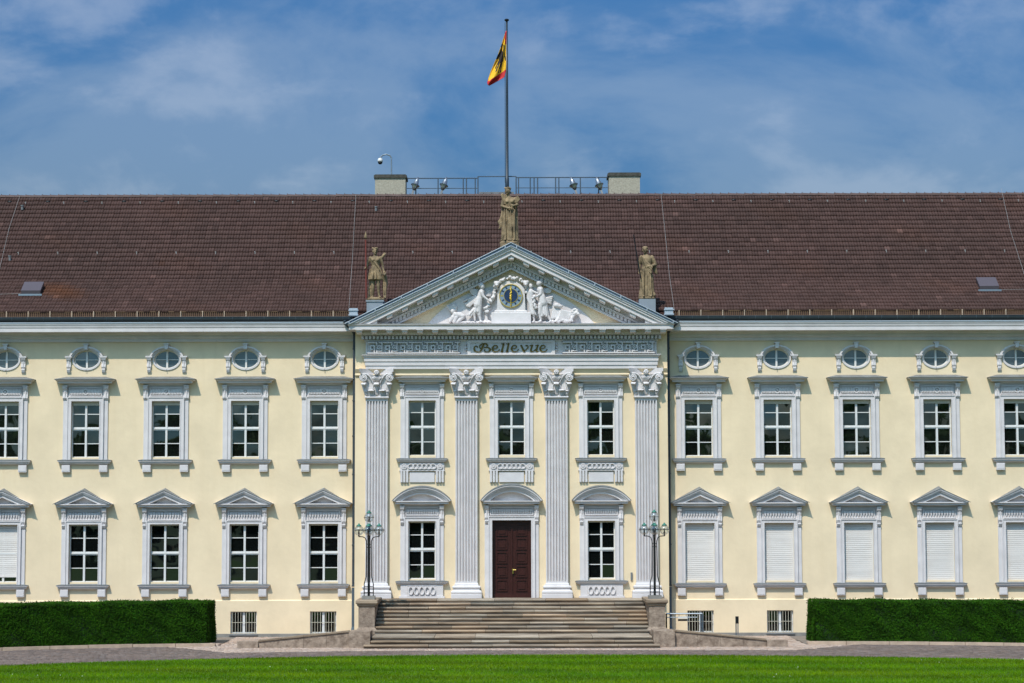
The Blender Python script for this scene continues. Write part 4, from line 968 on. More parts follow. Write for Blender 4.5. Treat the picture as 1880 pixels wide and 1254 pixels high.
def tiles():
    tw, ex = .232, .305; rows = int(LT/ex)+1; cols = int(2*27/tw); V = []; F = []; T = []
    prof = [(0,.018),(.10,.040),(.30,.046),(.46,.036),(.50,.020),(.60,.040),(.80,.046),(.95,.036),(.995,.018)]; m = len(prof)
    for r in range(rows):
        y0, z0, a0 = roof_pt(min(r*ex-.03, LT-.02)); y1, z1, a1 = roof_pt(min((r+1)*ex+.03, LT-.01)); ny, nz = -math.sin(a1), math.cos(a1)
        off = (r % 2)*tw*.5*0 + random.uniform(-.01,.01)
        for c in range(cols):
            x0 = -27 + c*tw + off; o = len(V); lift = random.uniform(-.004,.006); sk = random.uniform(-.006,.006); dy = random.uniform(-.012,.012)
            for (t, h) in prof: V.append((x0+t*tw, y0+ny*(h+.052+lift)+dy, z0+nz*(h+.052+lift)+dy*.7))
            for (t, h) in prof: V.append((x0+t*tw+sk, y1+ny*(h*.8-.008+lift), z1+nz*(h*.8-.008+lift)))
            for (t, h) in prof: V.append((x0+t*tw, y0-ny*.01+dy, z0-nz*.01+dy*.7))
            k = random.gauss(1,.085); 
            pch = math.sin(x0*.9+r*.31)*math.sin(x0*.37-r*.23); warm = 1 + max(0, pch-.5)*(.75 if x0 < -14 and r < 14 else .12)
            if random.random() < .008: k *= 1.5
            col = (k*warm, k, k*(2-warm if warm < 1.6 else .6))
            for i in range(m-1):
                F.append((o+i,o+i+1,o+m+i+1,o+m+i)); F.append((o+2*m+i,o+2*m+i+1,o+i+1,o+i)); T.append(col); T.append(col)
    V = np.array(V); F = np.array(F); T = np.array(T)
    o = obj('roof_tiles', quick_mesh('roof_tiles', V, F, TILE, T), roof); stuff(o)
tiles()
rt = MB(); N = 8
for (x, r) in ((0,.125),(.36,.105)): rt.v += [(x, r*math.sin(-1.5+3*k/N), r*math.cos(-1.5+3*k/N)) for k in range(N+1)]
rt.f = [(k, N+1+k, N+2+k, k+1) for k in range(N)]; rt.tube([(.02,-.03,.10),(.02,-.05,.15)], .012, 5)
rme = rt.mesh('ridge_tile', RIDGE, True)
for k in range(int(54/.34)): o = obj('ridge_tile', rme, roof, (-27+k*.34, YR, ZR-.02+random.uniform(-.006,.006)))
# hooks, vents, wires, hatches
b = MB(); bv = MB()
for x in np.arange(-26.4, 27, 1.58):
    for (d, dx) in ((LT-.62, 0), (LT*.53, .35)):
        y, z, a = roof_pt(d); b.box(x+dx-.013, x+dx+.013, y-.06, y-.03, z+.05, z+.16); b.box(x+dx-.035, x+dx-.013, y-.07, y-.03, z+.12, z+.15)
    y, z, a = roof_pt(LT-.42); bv.ell((x-.7, y-.03, z+.045), (.10,.05,.045))
stuff(b.build('roof_hooks', WIRE, roof)); stuff(bv.build('roof_vents', BLACK, roof, smooth=True))
def on_roof(px, py):                          # point of the roof surface seen at a level, x from the centre
    t = math.tan(TH + math.atan((627-py)/FPX))
    y = (EYE + D*t - ZE + s1*YE)/(s1-t); y = y if y < YK else (EYE + D*t - ZK + s2*YK)/(s2-t)
    z = EYE + (D+y)*t; dep = (D+y)*math.cos(TH) + (z-EYE)*math.sin(TH); return Vector(((px-938.5)*dep/FPX, y-.07, z+.08))
for P in ([(38,360),(18,420),(0,496),(-30,570)], [(654,361),(648,470),(641,569)], [(1214,361),(1221,430),(1229,510),(1238,575)], [(1838,352),(1855,430),(1880,510),(1900,570)], [(0,542),(38,541)], [(1838,538),(1900,537)]):
    MB().tube([on_roof(*p) for p in P], .006, 5).build('lightning_wire', WIRE, roof)
for (px, py) in ((58,540), (1815,536)):
    p = on_roof(px, py); h = MB()
    h.add([(-.36,-.05,-.02),(.36,-.05,-.02),(.36,.62,.42),(-.36,.62,.42),(-.38,-.10,.15),(.38,-.10,.15),(.38,.50,.56),(-.38,.50,.56)], [(4,5,6,7),(0,1,5,4),(1,2,6,5),(2,3,7,6),(3,0,4,7)])
    ho = h.build('roof_hatch', HATCH, roof, (p.x, p.y, p.z-.06)); MB().box(-.45,.45,-.16,-.11,-.05,.02).build('hatch_flashing', ALU, roof, (p.x, p.y-.02, p.z-.07))
b = MB(); ab = MB()
for (px, py) in ((42,385),(691,389),(19,478)):
    p = on_roof(px, py); b.lathe([(.05,0),(.05,.16),(.07,.16),(.07,.20)], (p.x,p.y,p.z-.05), 10)
stuff(b.build('vent_pipes', LEAD, roof))
# snow guard, gutter
for s in (-1,1):
    xa, xb = (-27, -6.1) if s < 0 else (6.1, 27)
    b = MB(); y = YE-.02; za_, zb_ = zz(580.5,y), zz(570,y)
    b.box(xa, xb, y-.012, y+.012, za_, za_+.025); b.box(xa, xb, y-.012, y+.012, zb_-.03, zb_); b.box(xa, xb, y+.06, y+.075, za_-.05, zb_-.03)
    for x in np.arange(xa, xb, .075): b.box(x, x+.032, y-.006, y+.006, za_, zb_)
    g = b.build('snow_guard', GUARD, roof)
    for x in np.arange(xa+.3, xb, .83): MB().box(-.018,.018,y-.04,y+.05,za_-.03,zb_+.01).build('guard_post', KERB, roof, (x,0,0))
    gy = -.68; gz = zz(581,gy); gr = zz(581,gy)-zz(588.5,gy)
    q = MB(); N = 8; P = [(gy - .09*math.cos(math.pi*k/N), gz - gr*math.sin(math.pi*k/N)) for k in range(N+1)] + [(gy+.08, gz-.005)] + [(gy - .08*math.cos(math.pi*(N-k)/N), gz-.005 - (gr-.01)*math.sin(math.pi*(N-k)/N)) for k in range(1,N)] + [(gy-.08, gz-.005)]
    q.yz(P, xa-1.0 if s < 0 else xa-.05, xb+.05 if s < 0 else xb+1.0); q.tube([(xa-(1 if s<0 else .05),gy-.09,gz),(xb+(.05 if s<0 else 1),gy-.09,gz)], .012, 6)
    gut = q.build('gutter', ZINC, palace)
    for x in np.arange(xa+.2, xb, .6): MB().tube([(0,gy-.098,gz+.01),(0,gy-.09,gz-gr*.5),(0,gy,gz-gr-.01)], .012, 5).build('gutter_bracket', STEEL, gut, (x,0,0))
# downpipes in the corners
for s in (-1,1):
    x = s*(RX+.06); q = MB(); q.tube([(x+s*.35,-.80,zz(588,-.8)),(x+s*.30,-.75,zz(594,-.8)),(x+s*.06,-.45,zz(606,-.5)),(x,-.30,zz(613,-.3)),(x,-.30,zz(1076,-.3))], .062, 10)
    dp = q.build('downpipe', ZINC, palace)
    MB().tube([(x,-.30,zz(1078,-.3)),(x,-.30,zz(1150,-.3)),(x+s*.03,-.36,.22),(x+s*.03,-.42,.12)], .07, 10).build('standpipe', STEEL, dp)
    for py in (640, 735, 800, 870, 1000, 1075): MB().lathe([(.065,-.03),(.078,-.02),(.078,.02),(.065,.03)], (x,-.30,zz(py,-.3)), 10).build('pipe_collar', ZINC, dp)
# chimneys
for (px, pt, wd) in ((718.5,326.5,56), (1145.5,324,57)):
    yc = YR+.9; dep = D+yc; x = (px-938.5)*(dep+.9)/FPX; hw = wd/2*dep/FPX; zt = zz(pt,yc-.5)
    ch = MB().box(-hw, hw, -.55, .55, ZR-1.2, zt).build('chimney', CHIM, palace, (x, yc, 0))
    MB().box(-hw-.05, hw+.05, -.60, .60, zt, zt+.12).box(-hw-.01, hw+.01, -.56, .56, zt+.12, zt+.15).build('chimney_cap', CHCAP, ch)

# ================================================================== STEPS, RAMPS
ZP = zz(1100.5,-2.2); NR = 12; RH = ZP/NR
st = empty('staircase', (0,-2.2,0), 'wide weathered sandstone steps leading up to the palace door', 'steps')
def slabs(parent, xa, xb, yf, yb, zt, h, lmin=1.1, lmax=2.3, nose=.05):
    x = xa
    while x < xb-.05:
        L = random.uniform(lmin, lmax); x1 = xb if xb-(x+L) < .5 else x+L
        e = random.uniform(-.004,.004); r = .028
        P = [(yb,zt-h+.002),(yf+nose,zt-h+.002),(yf+nose,zt-.062),(yf+.006,zt-.055),(yf,zt-r),(yf+.008,zt-.009),(yf+r,zt),(yb,zt)]
        o = MB().yz([(a, c+e) for a, c in P], x+.007, x1-.007).build('slab', STONE, parent)
        k = random.uniform(.62,1.2); q = random.uniform(-.06,.09); tint_one(o, (k*(1+q),k,k*(1-q))); x = x1
SW = 4.90; TR = .335; rows = []
yl = -2.2; 
for i in range(9):                           # upper flight: top edges from the platform down
    rows.append((SW, yl - i*TR, ZP - i*RH))
land_z = ZP - 9*RH; land_f = yl - 8*TR - 1.75
rows.append((4.88, land_f, land_z)); rows.append((4.90, land_f-TR, land_z-RH)); rows.append((5.12, land_f-2*TR, land_z-2*RH))
for i, (hw, yf, zt) in enumerate(rows):
    yb = RY+.02 if i == 0 else rows[i-1][1]+.10
    if i == 9: yb = rows[8][1]+.10
    sp = empty('step', (0,0,0)); sp.parent = st; sp.matrix_parent_inverse = Matrix.Translation((0,2.2,0))
    slabs(sp, -hw, hw, yf, yb, zt, RH+.0)
    # fill behind
    MB().box(-hw+.02, hw-.02, yf+.12, yb+.02, 0 if zt-RH-.004 > .02 else -.02, zt-RH-.004 if zt-RH-.004 > .02 else -.01).build('core', MORT, sp)
for s, nm in ((-1,'left'), (1,'right')):
    xc = s*5.20; zc = zz(1101,-4.6); zb = land_z
    pd = empty('stair_pedestal', (xc, -3.4, 0), 'square stone pedestal at the %s of the steps, carrying a lamp' % nm, 'pedestal')
    def mo(hw, prof, m, nme): 
        q = MB(); vs = []
        for p, z in prof: vs += [(-hw-p,-1.2-p,z),(hw+p,-1.2-p,z),(hw+p,1.3+p,z),(-hw-p,1.3+p,z)]
        n = len(prof); q.add(vs, [(4*i+k,4*i+(k+1)%4,4*i+4+(k+1)%4,4*i+4+k) for i in range(n-1) for k in range(4)] + [(4*n-4,4*n-3,4*n-2,4*n-1),(3,2,1,0)]); o = q.build(nme, m, pd); 
        tint_one(o, (.9,.88,.86)); return o
    mo(.29, [(.0,zb+.1),(.0,zc-.24)], ROUGH, 'shaft'); mo(.29, [(.03,-.02),(.10,zb-.02),(.10,zb+.10),(.05,zb+.16),(0,zb+.22)], ROUGH, 'base')
    mo(.29, [(0,zc-.24),(.04,zc-.21),(.05,zc-.16),(.10,zc-.11),(.10,zc-.02),(.08,zc)], STONE, 'cap_slab')
# ramps: low stone walls falling away from the landing
for s, nm in ((-1,'left'), (1,'right')):
    yw = land_f + .12; zt = zz(1159,yw-.3); xe = s*(8.82 if s < 0 else 8.86)
    rw = empty('ramp_wall', (s*5.5, yw, 0), 'low rough stone wall sloping down to the %s of the steps' % nm, 'wall')
    def blk(P, y0, y1, name='wall_block', m=ROUGH):
        o = MB().xz(P, y0, y1).build(name, m); o.parent = rw; o.matrix_parent_inverse = Matrix.Translation(-rw.location); return o
    a, c = sorted((s*4.92, s*5.66)); blk([(a,-.02),(c,-.02),(c,zt),(a,zt)], yw-.32, yw+.9)
    n = 4; xs_ = [s*5.67 + (xe-s*5.67)*k/n for k in range(n+1)]; zl = .24
    for k in range(n):
        x0, x1 = xs_[k], xs_[k+1]-s*.008; f0, f1 = k/n, (k+1)/n; h0 = zt-.02+(zl-zt)*f0; h1 = zt-.02+(zl-zt)*f1
        P = [(x0,-.02),(x1,-.02),(x1,h1),(x0,h0)]; blk(P, yw-.16, yw+.16)
        blk([(x0,h0),(x1,h1),(x1,h1+.05),(x0,h0+.05)], yw-.20, yw+.20, 'coping', STONE); 
    a, c = sorted((xe, xe+s*.72)); blk([(a,-.02),(c,-.02),(c,.225),(a,.225)], yw-.24, yw+.2)
    # ramp surface and its back kerb
    x0 = s*5.05; yb = land_f+1.75
    MB().add([(x0,yw+.1,land_z),(xe,yw+.1,.02),(xe,yb+.4,.02),(x0,yb+.4,land_z)], [(0,1,2,3) if s > 0 else (3,2,1,0)]).build('ramp_paving', MORT, rw, (-rw.location.x,-rw.location.y,0))
    blk([(s*5.3,-.02),(xe-s*.6,-.02),(xe-s*.6,.10),(s*5.3,land_z+.10)], yb+.42, yb+.62, 'back_kerb')
for o in bpy.data.objects:
    if o.name.startswith('coping'): tint_one(o, (.85,.83,.80))
# rails and posts by the right ramp
hr = empty('ramp_handrail', (6.0,-3.6,0), 'short metal handrail with a small sign beside the right ramp', 'handrail')
yh = -3.6; zt = zz(1127.5,yh); zg = .18
MB().tube([(5.60-6,0,zt),(6.90-6,0,zt)], .028, 8).tube([(5.60-6,0,zt-.13),(6.72-6,0,zt-.13)], .016, 8).build('rail', ALU, hr)
for dx in (-.40, .85, .92): MB().tube([(dx,0,zg-.1),(dx,0,zt)], .028, 8).build('post', BLACK if dx < 0 else STEEL, hr)
MB().box(.02,.36,-.05,-.02,zt-.17,zt-.10).build('sign_plate', WHITE, hr); MB().box(.02,.36,-.06,-.02,zt-.26,zt-.19).build('sign_strip', BLACK, hr)
for dx in (.06,.32): MB().tube([(dx,-.02,zt-.13),(dx,-.02,zt)], .01, 6).build('hanger', STEEL, hr)
ip = empty('intercom_post', (8.18,-3.4,0), 'slim metal post with dark head standing before the cream base wall', 'post')
zt = zz(1132.5,-3.4)
for dx in (-.035,.035): MB().box(dx-.018,dx+.018,-.03,.03,0,zt-.02).build('upright', ALU if dx > 0 else STEEL, ip)
MB().box(-.06,.06,-.05,-.031,zt-.26,zt).build('dark_head', BLACK, ip)

# ================================================================== LAMPS
def make_lamp():
    root = empty('lamp_standard')
    H0 = 0.0; z = lambda py: zz(py,-3.9)-zz(1097,-3.9)
    MB().box(-.23,.23,-.23,.23,-.12,.0).build('plinth', GREYB, root)
    MB().tube([(0,0,0),(0,0,z(998)),(0,0,z(975)),(0,0,z(968))], [.045,.042,.065,.03], 10).build('column', BLACK, root)
    for k in range(4):
        a = math.pi/2*k + 0; c_, s_ = math.cos(a), math.sin(a); q = MB()
        q.tube([(.165*c_,.165*s_,0),(.165*c_,.165*s_,z(1075)),(.10*c_,.10*s_,z(1062)),(.085*c_,.085*s_,z(1002)),(.09*c_,.09*s_,z(997)),(.13*c_,.13*s_,z(991)),(.22*c_,.22*s_,z(988.5)),(.37*c_,.37*s_,z(988))], .018, 7); q.build('rod', BLACK, root)
        q = MB(); q.tube([(.365*c_,.365*s_,z(988)),(.365*c_,.365*s_,z(976))], [.03,.022], 8); q.build('burner', BLACK, root)
    q = MB()
    for py, r in ((1080,.17),(1091,.17),(1002,.09),(1008,.09)):
        for k in range(4):
            a = math.pi/2*k; b_ = a + math.pi/2; q.tube([(r*math.cos(a),r*math.sin(a),z(py)),(r*math.cos(b_),r*math.sin(b_),z(py))], .012, 6); q.tube([(0,0,z(py)),(r*math.cos(a),r*math.sin(a),z(py))], .012, 6)
    q.build('tie_bars', BLACK, root)
    q = MB(); q.tube([(-.55,0,z(975.5)),(.55,0,z(975.5))], .012, 6).tube([(0,-.55,z(975.5)),(0,.55,z(975.5))], .012, 6); q.build('cross_arm', BLACK, root)
    r = .178
    for (x, y, cz) in ((.365,0,z(977)), (-.365,0,z(977)), (0,.365,z(977)), (0,-.365,z(977)), (0,0,z(953))):
        g = MB().ell((0,0,0), (r,r,r), nu=24, nv=14).build('globe', GLOBE, root, (x,y,cz), True)
        MB().lathe([(.085,0),(.10,.02),(.085,.035),(.07,.05),(.035,.07),(.03,.10),(.012,.115)], (0,0,r-.03), 14).build('copper_cap', GREEN, g, smooth=True)
        MB().tube([((r+.006)*math.cos(2*math.pi*k/24),(r+.006)*math.sin(2*math.pi*k/24),0) for k in range(25)], .009, 5, caps=False).build('hoop', BLACK, g)
        MB().lathe([(.02,-.17),(.035,-.10),(.02,-.02),(.03,.01),(.004,.06)], (0,0,0), 8).build('gas_mantle', BLACK, g)
    return root
lp = make_lamp()
for k, s in enumerate((-1,1)):
    o = lp if k == 0 else copy_tree(lp); o.location = (s*5.17, -3.9, zz(1101,-4.6)+.12)
    tag(o, 'black iron lamp standard with five glass globes on the %s stair pedestal' % ('left','right')[k], 'street lamp', 'lamp standards beside the steps')

# ================================================================== STATUES
def head(b, x, y, z, s=1.0, turn=0.0, crown=False, veil=False):
    c, t = math.cos(turn), math.sin(turn)
    def P(dx, dy, dz): return (x + (dx*c - dy*t)*s, y + (dx*t + dy*c)*s, z + dz*s)
    b.ell(P(0,0,0), (.095*s,.112*s,.135*s)); b.ell(P(0,.03,.045), (.108*s,.115*s,.105*s)); b.ell(P(0,-.03,-.07), (.062*s,.075*s,.06*s))
    b.cap(P(0,-.105,.025), P(0,-.132,-.03), .014*s, .022*s); b.ell(P(0,-.095,.045), (.07*s,.03*s,.018*s)); b.ell(P(0,-.108,-.068), (.032*s,.018*s,.012*s)); b.ell(P(0,-.09,-.11), (.03*s,.03*s,.024*s))
    for q in (-1,1): b.ell(P(q*.036,-.095,.018), (.018*s,.014*s,.011*s)); b.ell(P(q*.10,.0,-.01), (.016*s,.03*s,.035*s))
    b.ell(P(0,.10,.0), (.07*s,.06*s,.06*s))
    if crown:
        for k in range(11): a = k/11*2*math.pi; b.ell(P(.10*math.sin(a),.02+.10*math.cos(a),.11+.012*math.sin(3*a)), (.034*s,.034*s,.04*s))
    if veil: b.ell(P(0,.03,.09), (.118*s,.13*s,.07*s))
def hand(b, w, d, s=1.0):                     # palm at w reaching along d, five curled fingers
    w = Vector(w); d = Vector(d).normalized(); u = d.cross(Vector((0,1,0))); u = u.normalized() if u.length > .1 else Vector((1,0,0)); v = d.cross(u)
    b.cap(w, w+d*.07*s, .036*s, .04*s)
    for k, L in enumerate((.055,.065,.06,.048)):
        r = w + d*.085*s + u*(.033-.022*k)*s; m = r + d*L*.6*s; b.cap(r, m, .0145*s, .0135*s, 7); b.cap(m, m + (d*.4+v*.9).normalized()*L*.6*s, .0135*s, .012*s, 7)
    b.cap(w+d*.02*s+u*.035*s, w+d*.07*s+u*.06*s+v*.03*s, .016*s, .013*s, 7)
def foot(b, p, dx=0, s=1.0): b.cap((p[0],p[1]+.03,p[2]+.035), (p[0]+dx,p[1]-.15*s,p[2]+.02), .045*s, .03*s)
def gown(b, rings, nf, amp, seed):           # folded skirt with separate hanging ridges
    b.loft(rings, nf, amp*1.9, .5)
    rnd = random.Random(seed); z0, z1 = rings[0], rings[-1]
    for k in range(nf):
        a = math.pi*(1 + (k+.5)/nf) + rnd.uniform(-.1,.1); st_ = rnd.uniform(.55,1.0); P = []; rr = []
        for q in range(6):
            t = q/5*st_; j = t*(len(rings)-1); i = min(int(j), len(rings)-2); f = j-i; R0 = [rings[i][m]*(1-f)+rings[i+1][m]*f for m in range(5)]
            aa = a + .12*math.sin(t*3+seed+k); P.append((R0[0]+R0[3]*1.12*math.cos(aa), R0[1]+R0[4]*1.12*math.sin(aa), R0[2])); rr.append(.040*(1-.55*t))
        b.tube(P, rr, 7)
def stat(name, label, x, base_py, yb):
    zb = zz(base_py, yb); return empty(name, (x, yb, zb), label, 'statue', 'statues on the pediment'), zb
YS = -1.0
# huntress on the left corner
r_, zb = stat('statue', 'sandstone huntress statue in short tunic holding a spear, left pediment corner', (690-938.5)/48.2, 548, YS)
b = MB(); head(b, -.01,-.02,1.815, .95, .15, True)
b.cap((-.01,0,1.71),(-.01,.0,1.60), .06,.075); b.loft([(.0,.0,1.18,.165,.13),(.0,0,1.28,.15,.12),(.0,-.01,1.42,.185,.14),(-.005,-.01,1.52,.20,.135),(-.005,0,1.60,.16,.10),(0,0,1.64,.07,.07)], 7, .02)
for q in (-1,1): b.ell((q*.08,-.115,1.47), (.07,.06,.065))
b.cap((-.19,0,1.56),(-.29,.0,1.33), .068,.052); b.cap((-.29,0,1.33),(-.33,-.10,1.16), .05,.038); hand(b, (-.335,-.12,1.14), (-.25,-.6,.1))
b.cap((.19,0,1.56),(.27,.03,1.30), .068,.052); b.cap((.27,.03,1.30),(.31,-.03,1.08), .05,.036); hand(b, (.315,-.03,1.07), (.1,-.2,-1))
gown(b, [(.01,0,.72,.235,.19),(.01,0,.80,.235,.19),(.0,0,.95,.215,.175),(0,0,1.10,.19,.15),(0,0,1.22,.165,.13)], 9, .05, 3)
for k in range(5): b.cap((-.18+k*.03,-.12,1.54-.035*k),(.12+k*.02,-.17,1.24-.045*k), .02,.018)
b.cap((-.10,.0,.80),(-.085,-.04,.46), .10,.068); b.cap((-.085,-.04,.46),(-.10,.02,.09), .066,.042); foot(b, (-.10,0,.03), -.02)
b.cap((.10,-.02,.80),(.12,-.10,.46), .10,.068); b.cap((.12,-.10,.46),(.15,-.06,.09), .064,.042); foot(b, (.15,-.06,.03), .06)
b.cap((-.19,.10,.0),(-.17,.10,.75), .10,.075); b.ell((-.21,.05,.40), (.06,.05,.05)); b.ell((-.15,.03,.62), (.05,.05,.06))
b.cap((.22,.06,1.55),(.32,.04,1.68), .05,.055)
for k in range(4): b.cap((.30+.015*k,.04,1.66),(.33+.02*k,.03,1.76-.01*k), .018,.02,7)
remeshed(b, 'figure', STATUE, r_, (0,0,0), .013, 0)
b = MB(); b.cap((.37,.06,.62),(.36,-.06,.86), .10,.085); b.ell((.36,-.14,.92), (.06,.09,.065)); b.cap((.36,-.18,.90),(.37,-.25,.87), .036,.028); b.cap((.32,-.08,.97),(.31,-.06,1.03), .02,.012); b.cap((.40,-.08,.97),(.41,-.06,1.03), .02,.012)
b.cap((.37,.08,.60),(.34,.10,.40), .11,.09); b.cap((.33,-.02,.60),(.32,-.05,.30), .042,.03); b.cap((.32,-.05,.30),(.33,-.04,.03), .028,.024); b.cap((.41,-.02,.60),(.40,-.06,.30), .042,.03); b.cap((.40,-.06,.30),(.40,-.05,.03), .028,.024)
b.cap((.35,.12,.42),(.33,.06,.22), .07,.045); b.cap((.33,.06,.22),(.35,.13,.03), .038,.028)
remeshed(b, 'hound', STATUE, r_, (0,0,0), .016, 1)
MB().tube([(-.33,-.20,.0),(-.345,-.20,1.15),(-.36,-.18,2.25)], .03, 8).build('spear_shaft', mat('rusty_iron', (.17,.035,.025), .7), r_)
MB().lathe([(.02,0),(.035,.03),(.02,.06),(.06,.09),(.055,.14),(.015,.30),(.002,.36)], (-.36,-.18,2.22), 8).build('spear_head', STATUE, r_)
q = MB(); q.loft([(0,0,-.08,.33,.27),(0,0,.0,.34,.28),(0,0,.03,.28,.22),(0,0,.06,.15,.12)], 5, .04); q.build('rock_base', STATUE, r_, smooth=True)
MB().box(-.31,.31,-.28,.28,-.75,-.10).box(-.34,.34,-.31,.31,-.14,-.08).build('plinth', PLINTH, r_)
# harvest goddess on the apex
r_, zb = stat('statue', 'sandstone robed statue with wreath and sheaf standing on the pediment apex', (936-938.5)/48.2, 444, YS)
b = MB(); head(b, -.07,-.03,1.94, 1.02, -.25, True)
b.cap((-.06,0,1.83),(-.04,0,1.70), .065,.085); b.loft([(0,0,1.22,.185,.145),(0,0,1.32,.165,.13),(0,-.01,1.48,.205,.15),(0,-.01,1.60,.225,.145),(-.01,0,1.69,.17,.11),(-.03,0,1.74,.08,.08)], 8, .025)
for q in (-1,1): b.ell((q*.085,-.125,1.53), (.075,.065,.07))
b.cap((-.21,0,1.64),(-.29,-.03,1.38), .078,.062); b.cap((-.29,-.03,1.38),(-.06,-.22,1.26), .058,.04); hand(b, (-.04,-.23,1.26), (1,-.1,-.05))
b.cap((.21,0,1.64),(.30,.0,1.42), .078,.064); b.cap((.30,0,1.42),(.17,-.20,1.36), .06,.042); hand(b, (.15,-.22,1.36), (-.9,-.2,.1))
gown(b, [(.01,0,.02,.30,.24),(.01,0,.12,.275,.22),(.0,0,.5,.245,.20),(0,0,.9,.225,.18),(0,0,1.15,.20,.16),(0,0,1.28,.175,.14)], 11, .06, 5)
for k in range(6): b.cap((-.19+k*.075,-.16-.03*(k%2),1.20),( -.14+k*.07+.03*math.sin(k*2),-.25,.06), .024,.022)
for k in range(6): b.cap((-.24-.01*k,.08,1.45-.10*k),(-.33-.015*k,.04,.62+.03*k), .045,.05)
b.cap((-.33,.04,.62),(-.39,.02,.50), .055,.03); b.cap((-.30,.0,.72),(-.36,-.02,.52), .05,.025)
for k in range(4): b.cap((.22+.015*k,.06,1.55-.12*k),(.27+.01*k,.02,.45-.05*k), .05,.045)
for k in range(9): b.cap((-.20+.004*k,-.08,1.44),(-.31+.028*k,-.06-.01*(k%3),1.80+.03*math.sin(k)), .02,.030,7)
for k in range(5): b.cap((.22+.02*k,-.05,1.50),(.30+.02*k,-.04,1.74-.03*k), .025,.035,7)
foot(b, (-.14,-.16,.02), -.03); foot(b, (.13,-.12,.02), .03)
remeshed(b, 'figure', STATUE, r_, (0,0,0), .013, 0)
q = MB(); q.loft([(0,0,-.12,.38,.30),(0,0,-.02,.38,.30),(0,0,.03,.31,.25)], 5, .03); q.build('rock_base', STATUE, r_, smooth=True)
MB().box(-.36,.36,-.28,.28,-.5,-.10).build('plinth', STATUE, r_)
# robed figure on the right corner
r_, zb = stat('statue', 'sandstone statue in long draped toga with thin lance, right pediment corner', (1187-938.5)/48.2, 548, YS)
b = MB(); head(b, -.06,-.03,1.83, .97, -.30, False, True)
b.cap((-.05,0,1.72),(-.03,0,1.60), .06,.08); b.loft([(0,0,1.12,.18,.145),(0,0,1.25,.175,.14),(0,-.01,1.42,.20,.15),(0,-.01,1.52,.215,.14),(-.01,0,1.61,.16,.11),(-.02,0,1.66,.08,.08)], 8, .03)
b.cap((-.20,0,1.56),(-.27,.02,1.30), .08,.066); b.cap((-.27,.02,1.30),(-.28,-.06,1.06), .06,.042); hand(b, (-.28,-.07,1.05), (0,-.2,-1))
b.cap((.20,0,1.56),(.34,.02,1.28), .085,.07); b.cap((.34,.02,1.28),(.15,-.18,1.20), .062,.044); hand(b, (.14,-.19,1.20), (-.9,-.2,-.1))
gown(b, [(.01,0,.04,.24,.20),(.01,0,.2,.225,.185),(.0,0,.5,.215,.18),(0,0,.85,.21,.17),(0,0,1.10,.20,.155),(0,0,1.2,.18,.145)], 8, .05, 9)
for k in range(8): b.cap((-.20+.02*k,-.15,1.58-.055*k),(.20-.008*k,-.20-.02*(k%2),1.16-.035*k+.02*math.sin(k)), .020,.024)
for k in range(5): b.cap((.24+.022*k,.03,1.46-.07*k),(.28+.025*k,.03,1.02-.02*k), .055,.04)
for k in range(5): b.cap((-.12+.06*k,-.18,1.08),(-.13+.075*k,-.22,.08), .020,.020)
b.cap((-.25,.06,.0),(-.20,.06,.48), .075,.05); foot(b, (-.11,-.14,.03), -.03); foot(b, (.11,-.10,.03), .04); b.ell((.25,-.06,.12), (.09,.09,.10)); b.ell((.28,-.12,.10), (.05,.06,.06))
remeshed(b, 'figure', STATUE, r_, (0,0,0), .013, 0)
MB().tube([(-.23,-.16,.72),(-.29,-.15,1.05),(-.50,-.12,2.42)], [.02,.024,.018], 8).build('lance', BLACK, r_)
q = MB(); q.loft([(0,0,-.06,.33,.27),(0,0,.02,.33,.27),(0,0,.05,.27,.22)], 5, .04); q.build('rock_base', STATUE, r_, smooth=True)
MB().box(-.31,.31,-.28,.28,-.75,-.06).build('plinth', PLINTH, r_)

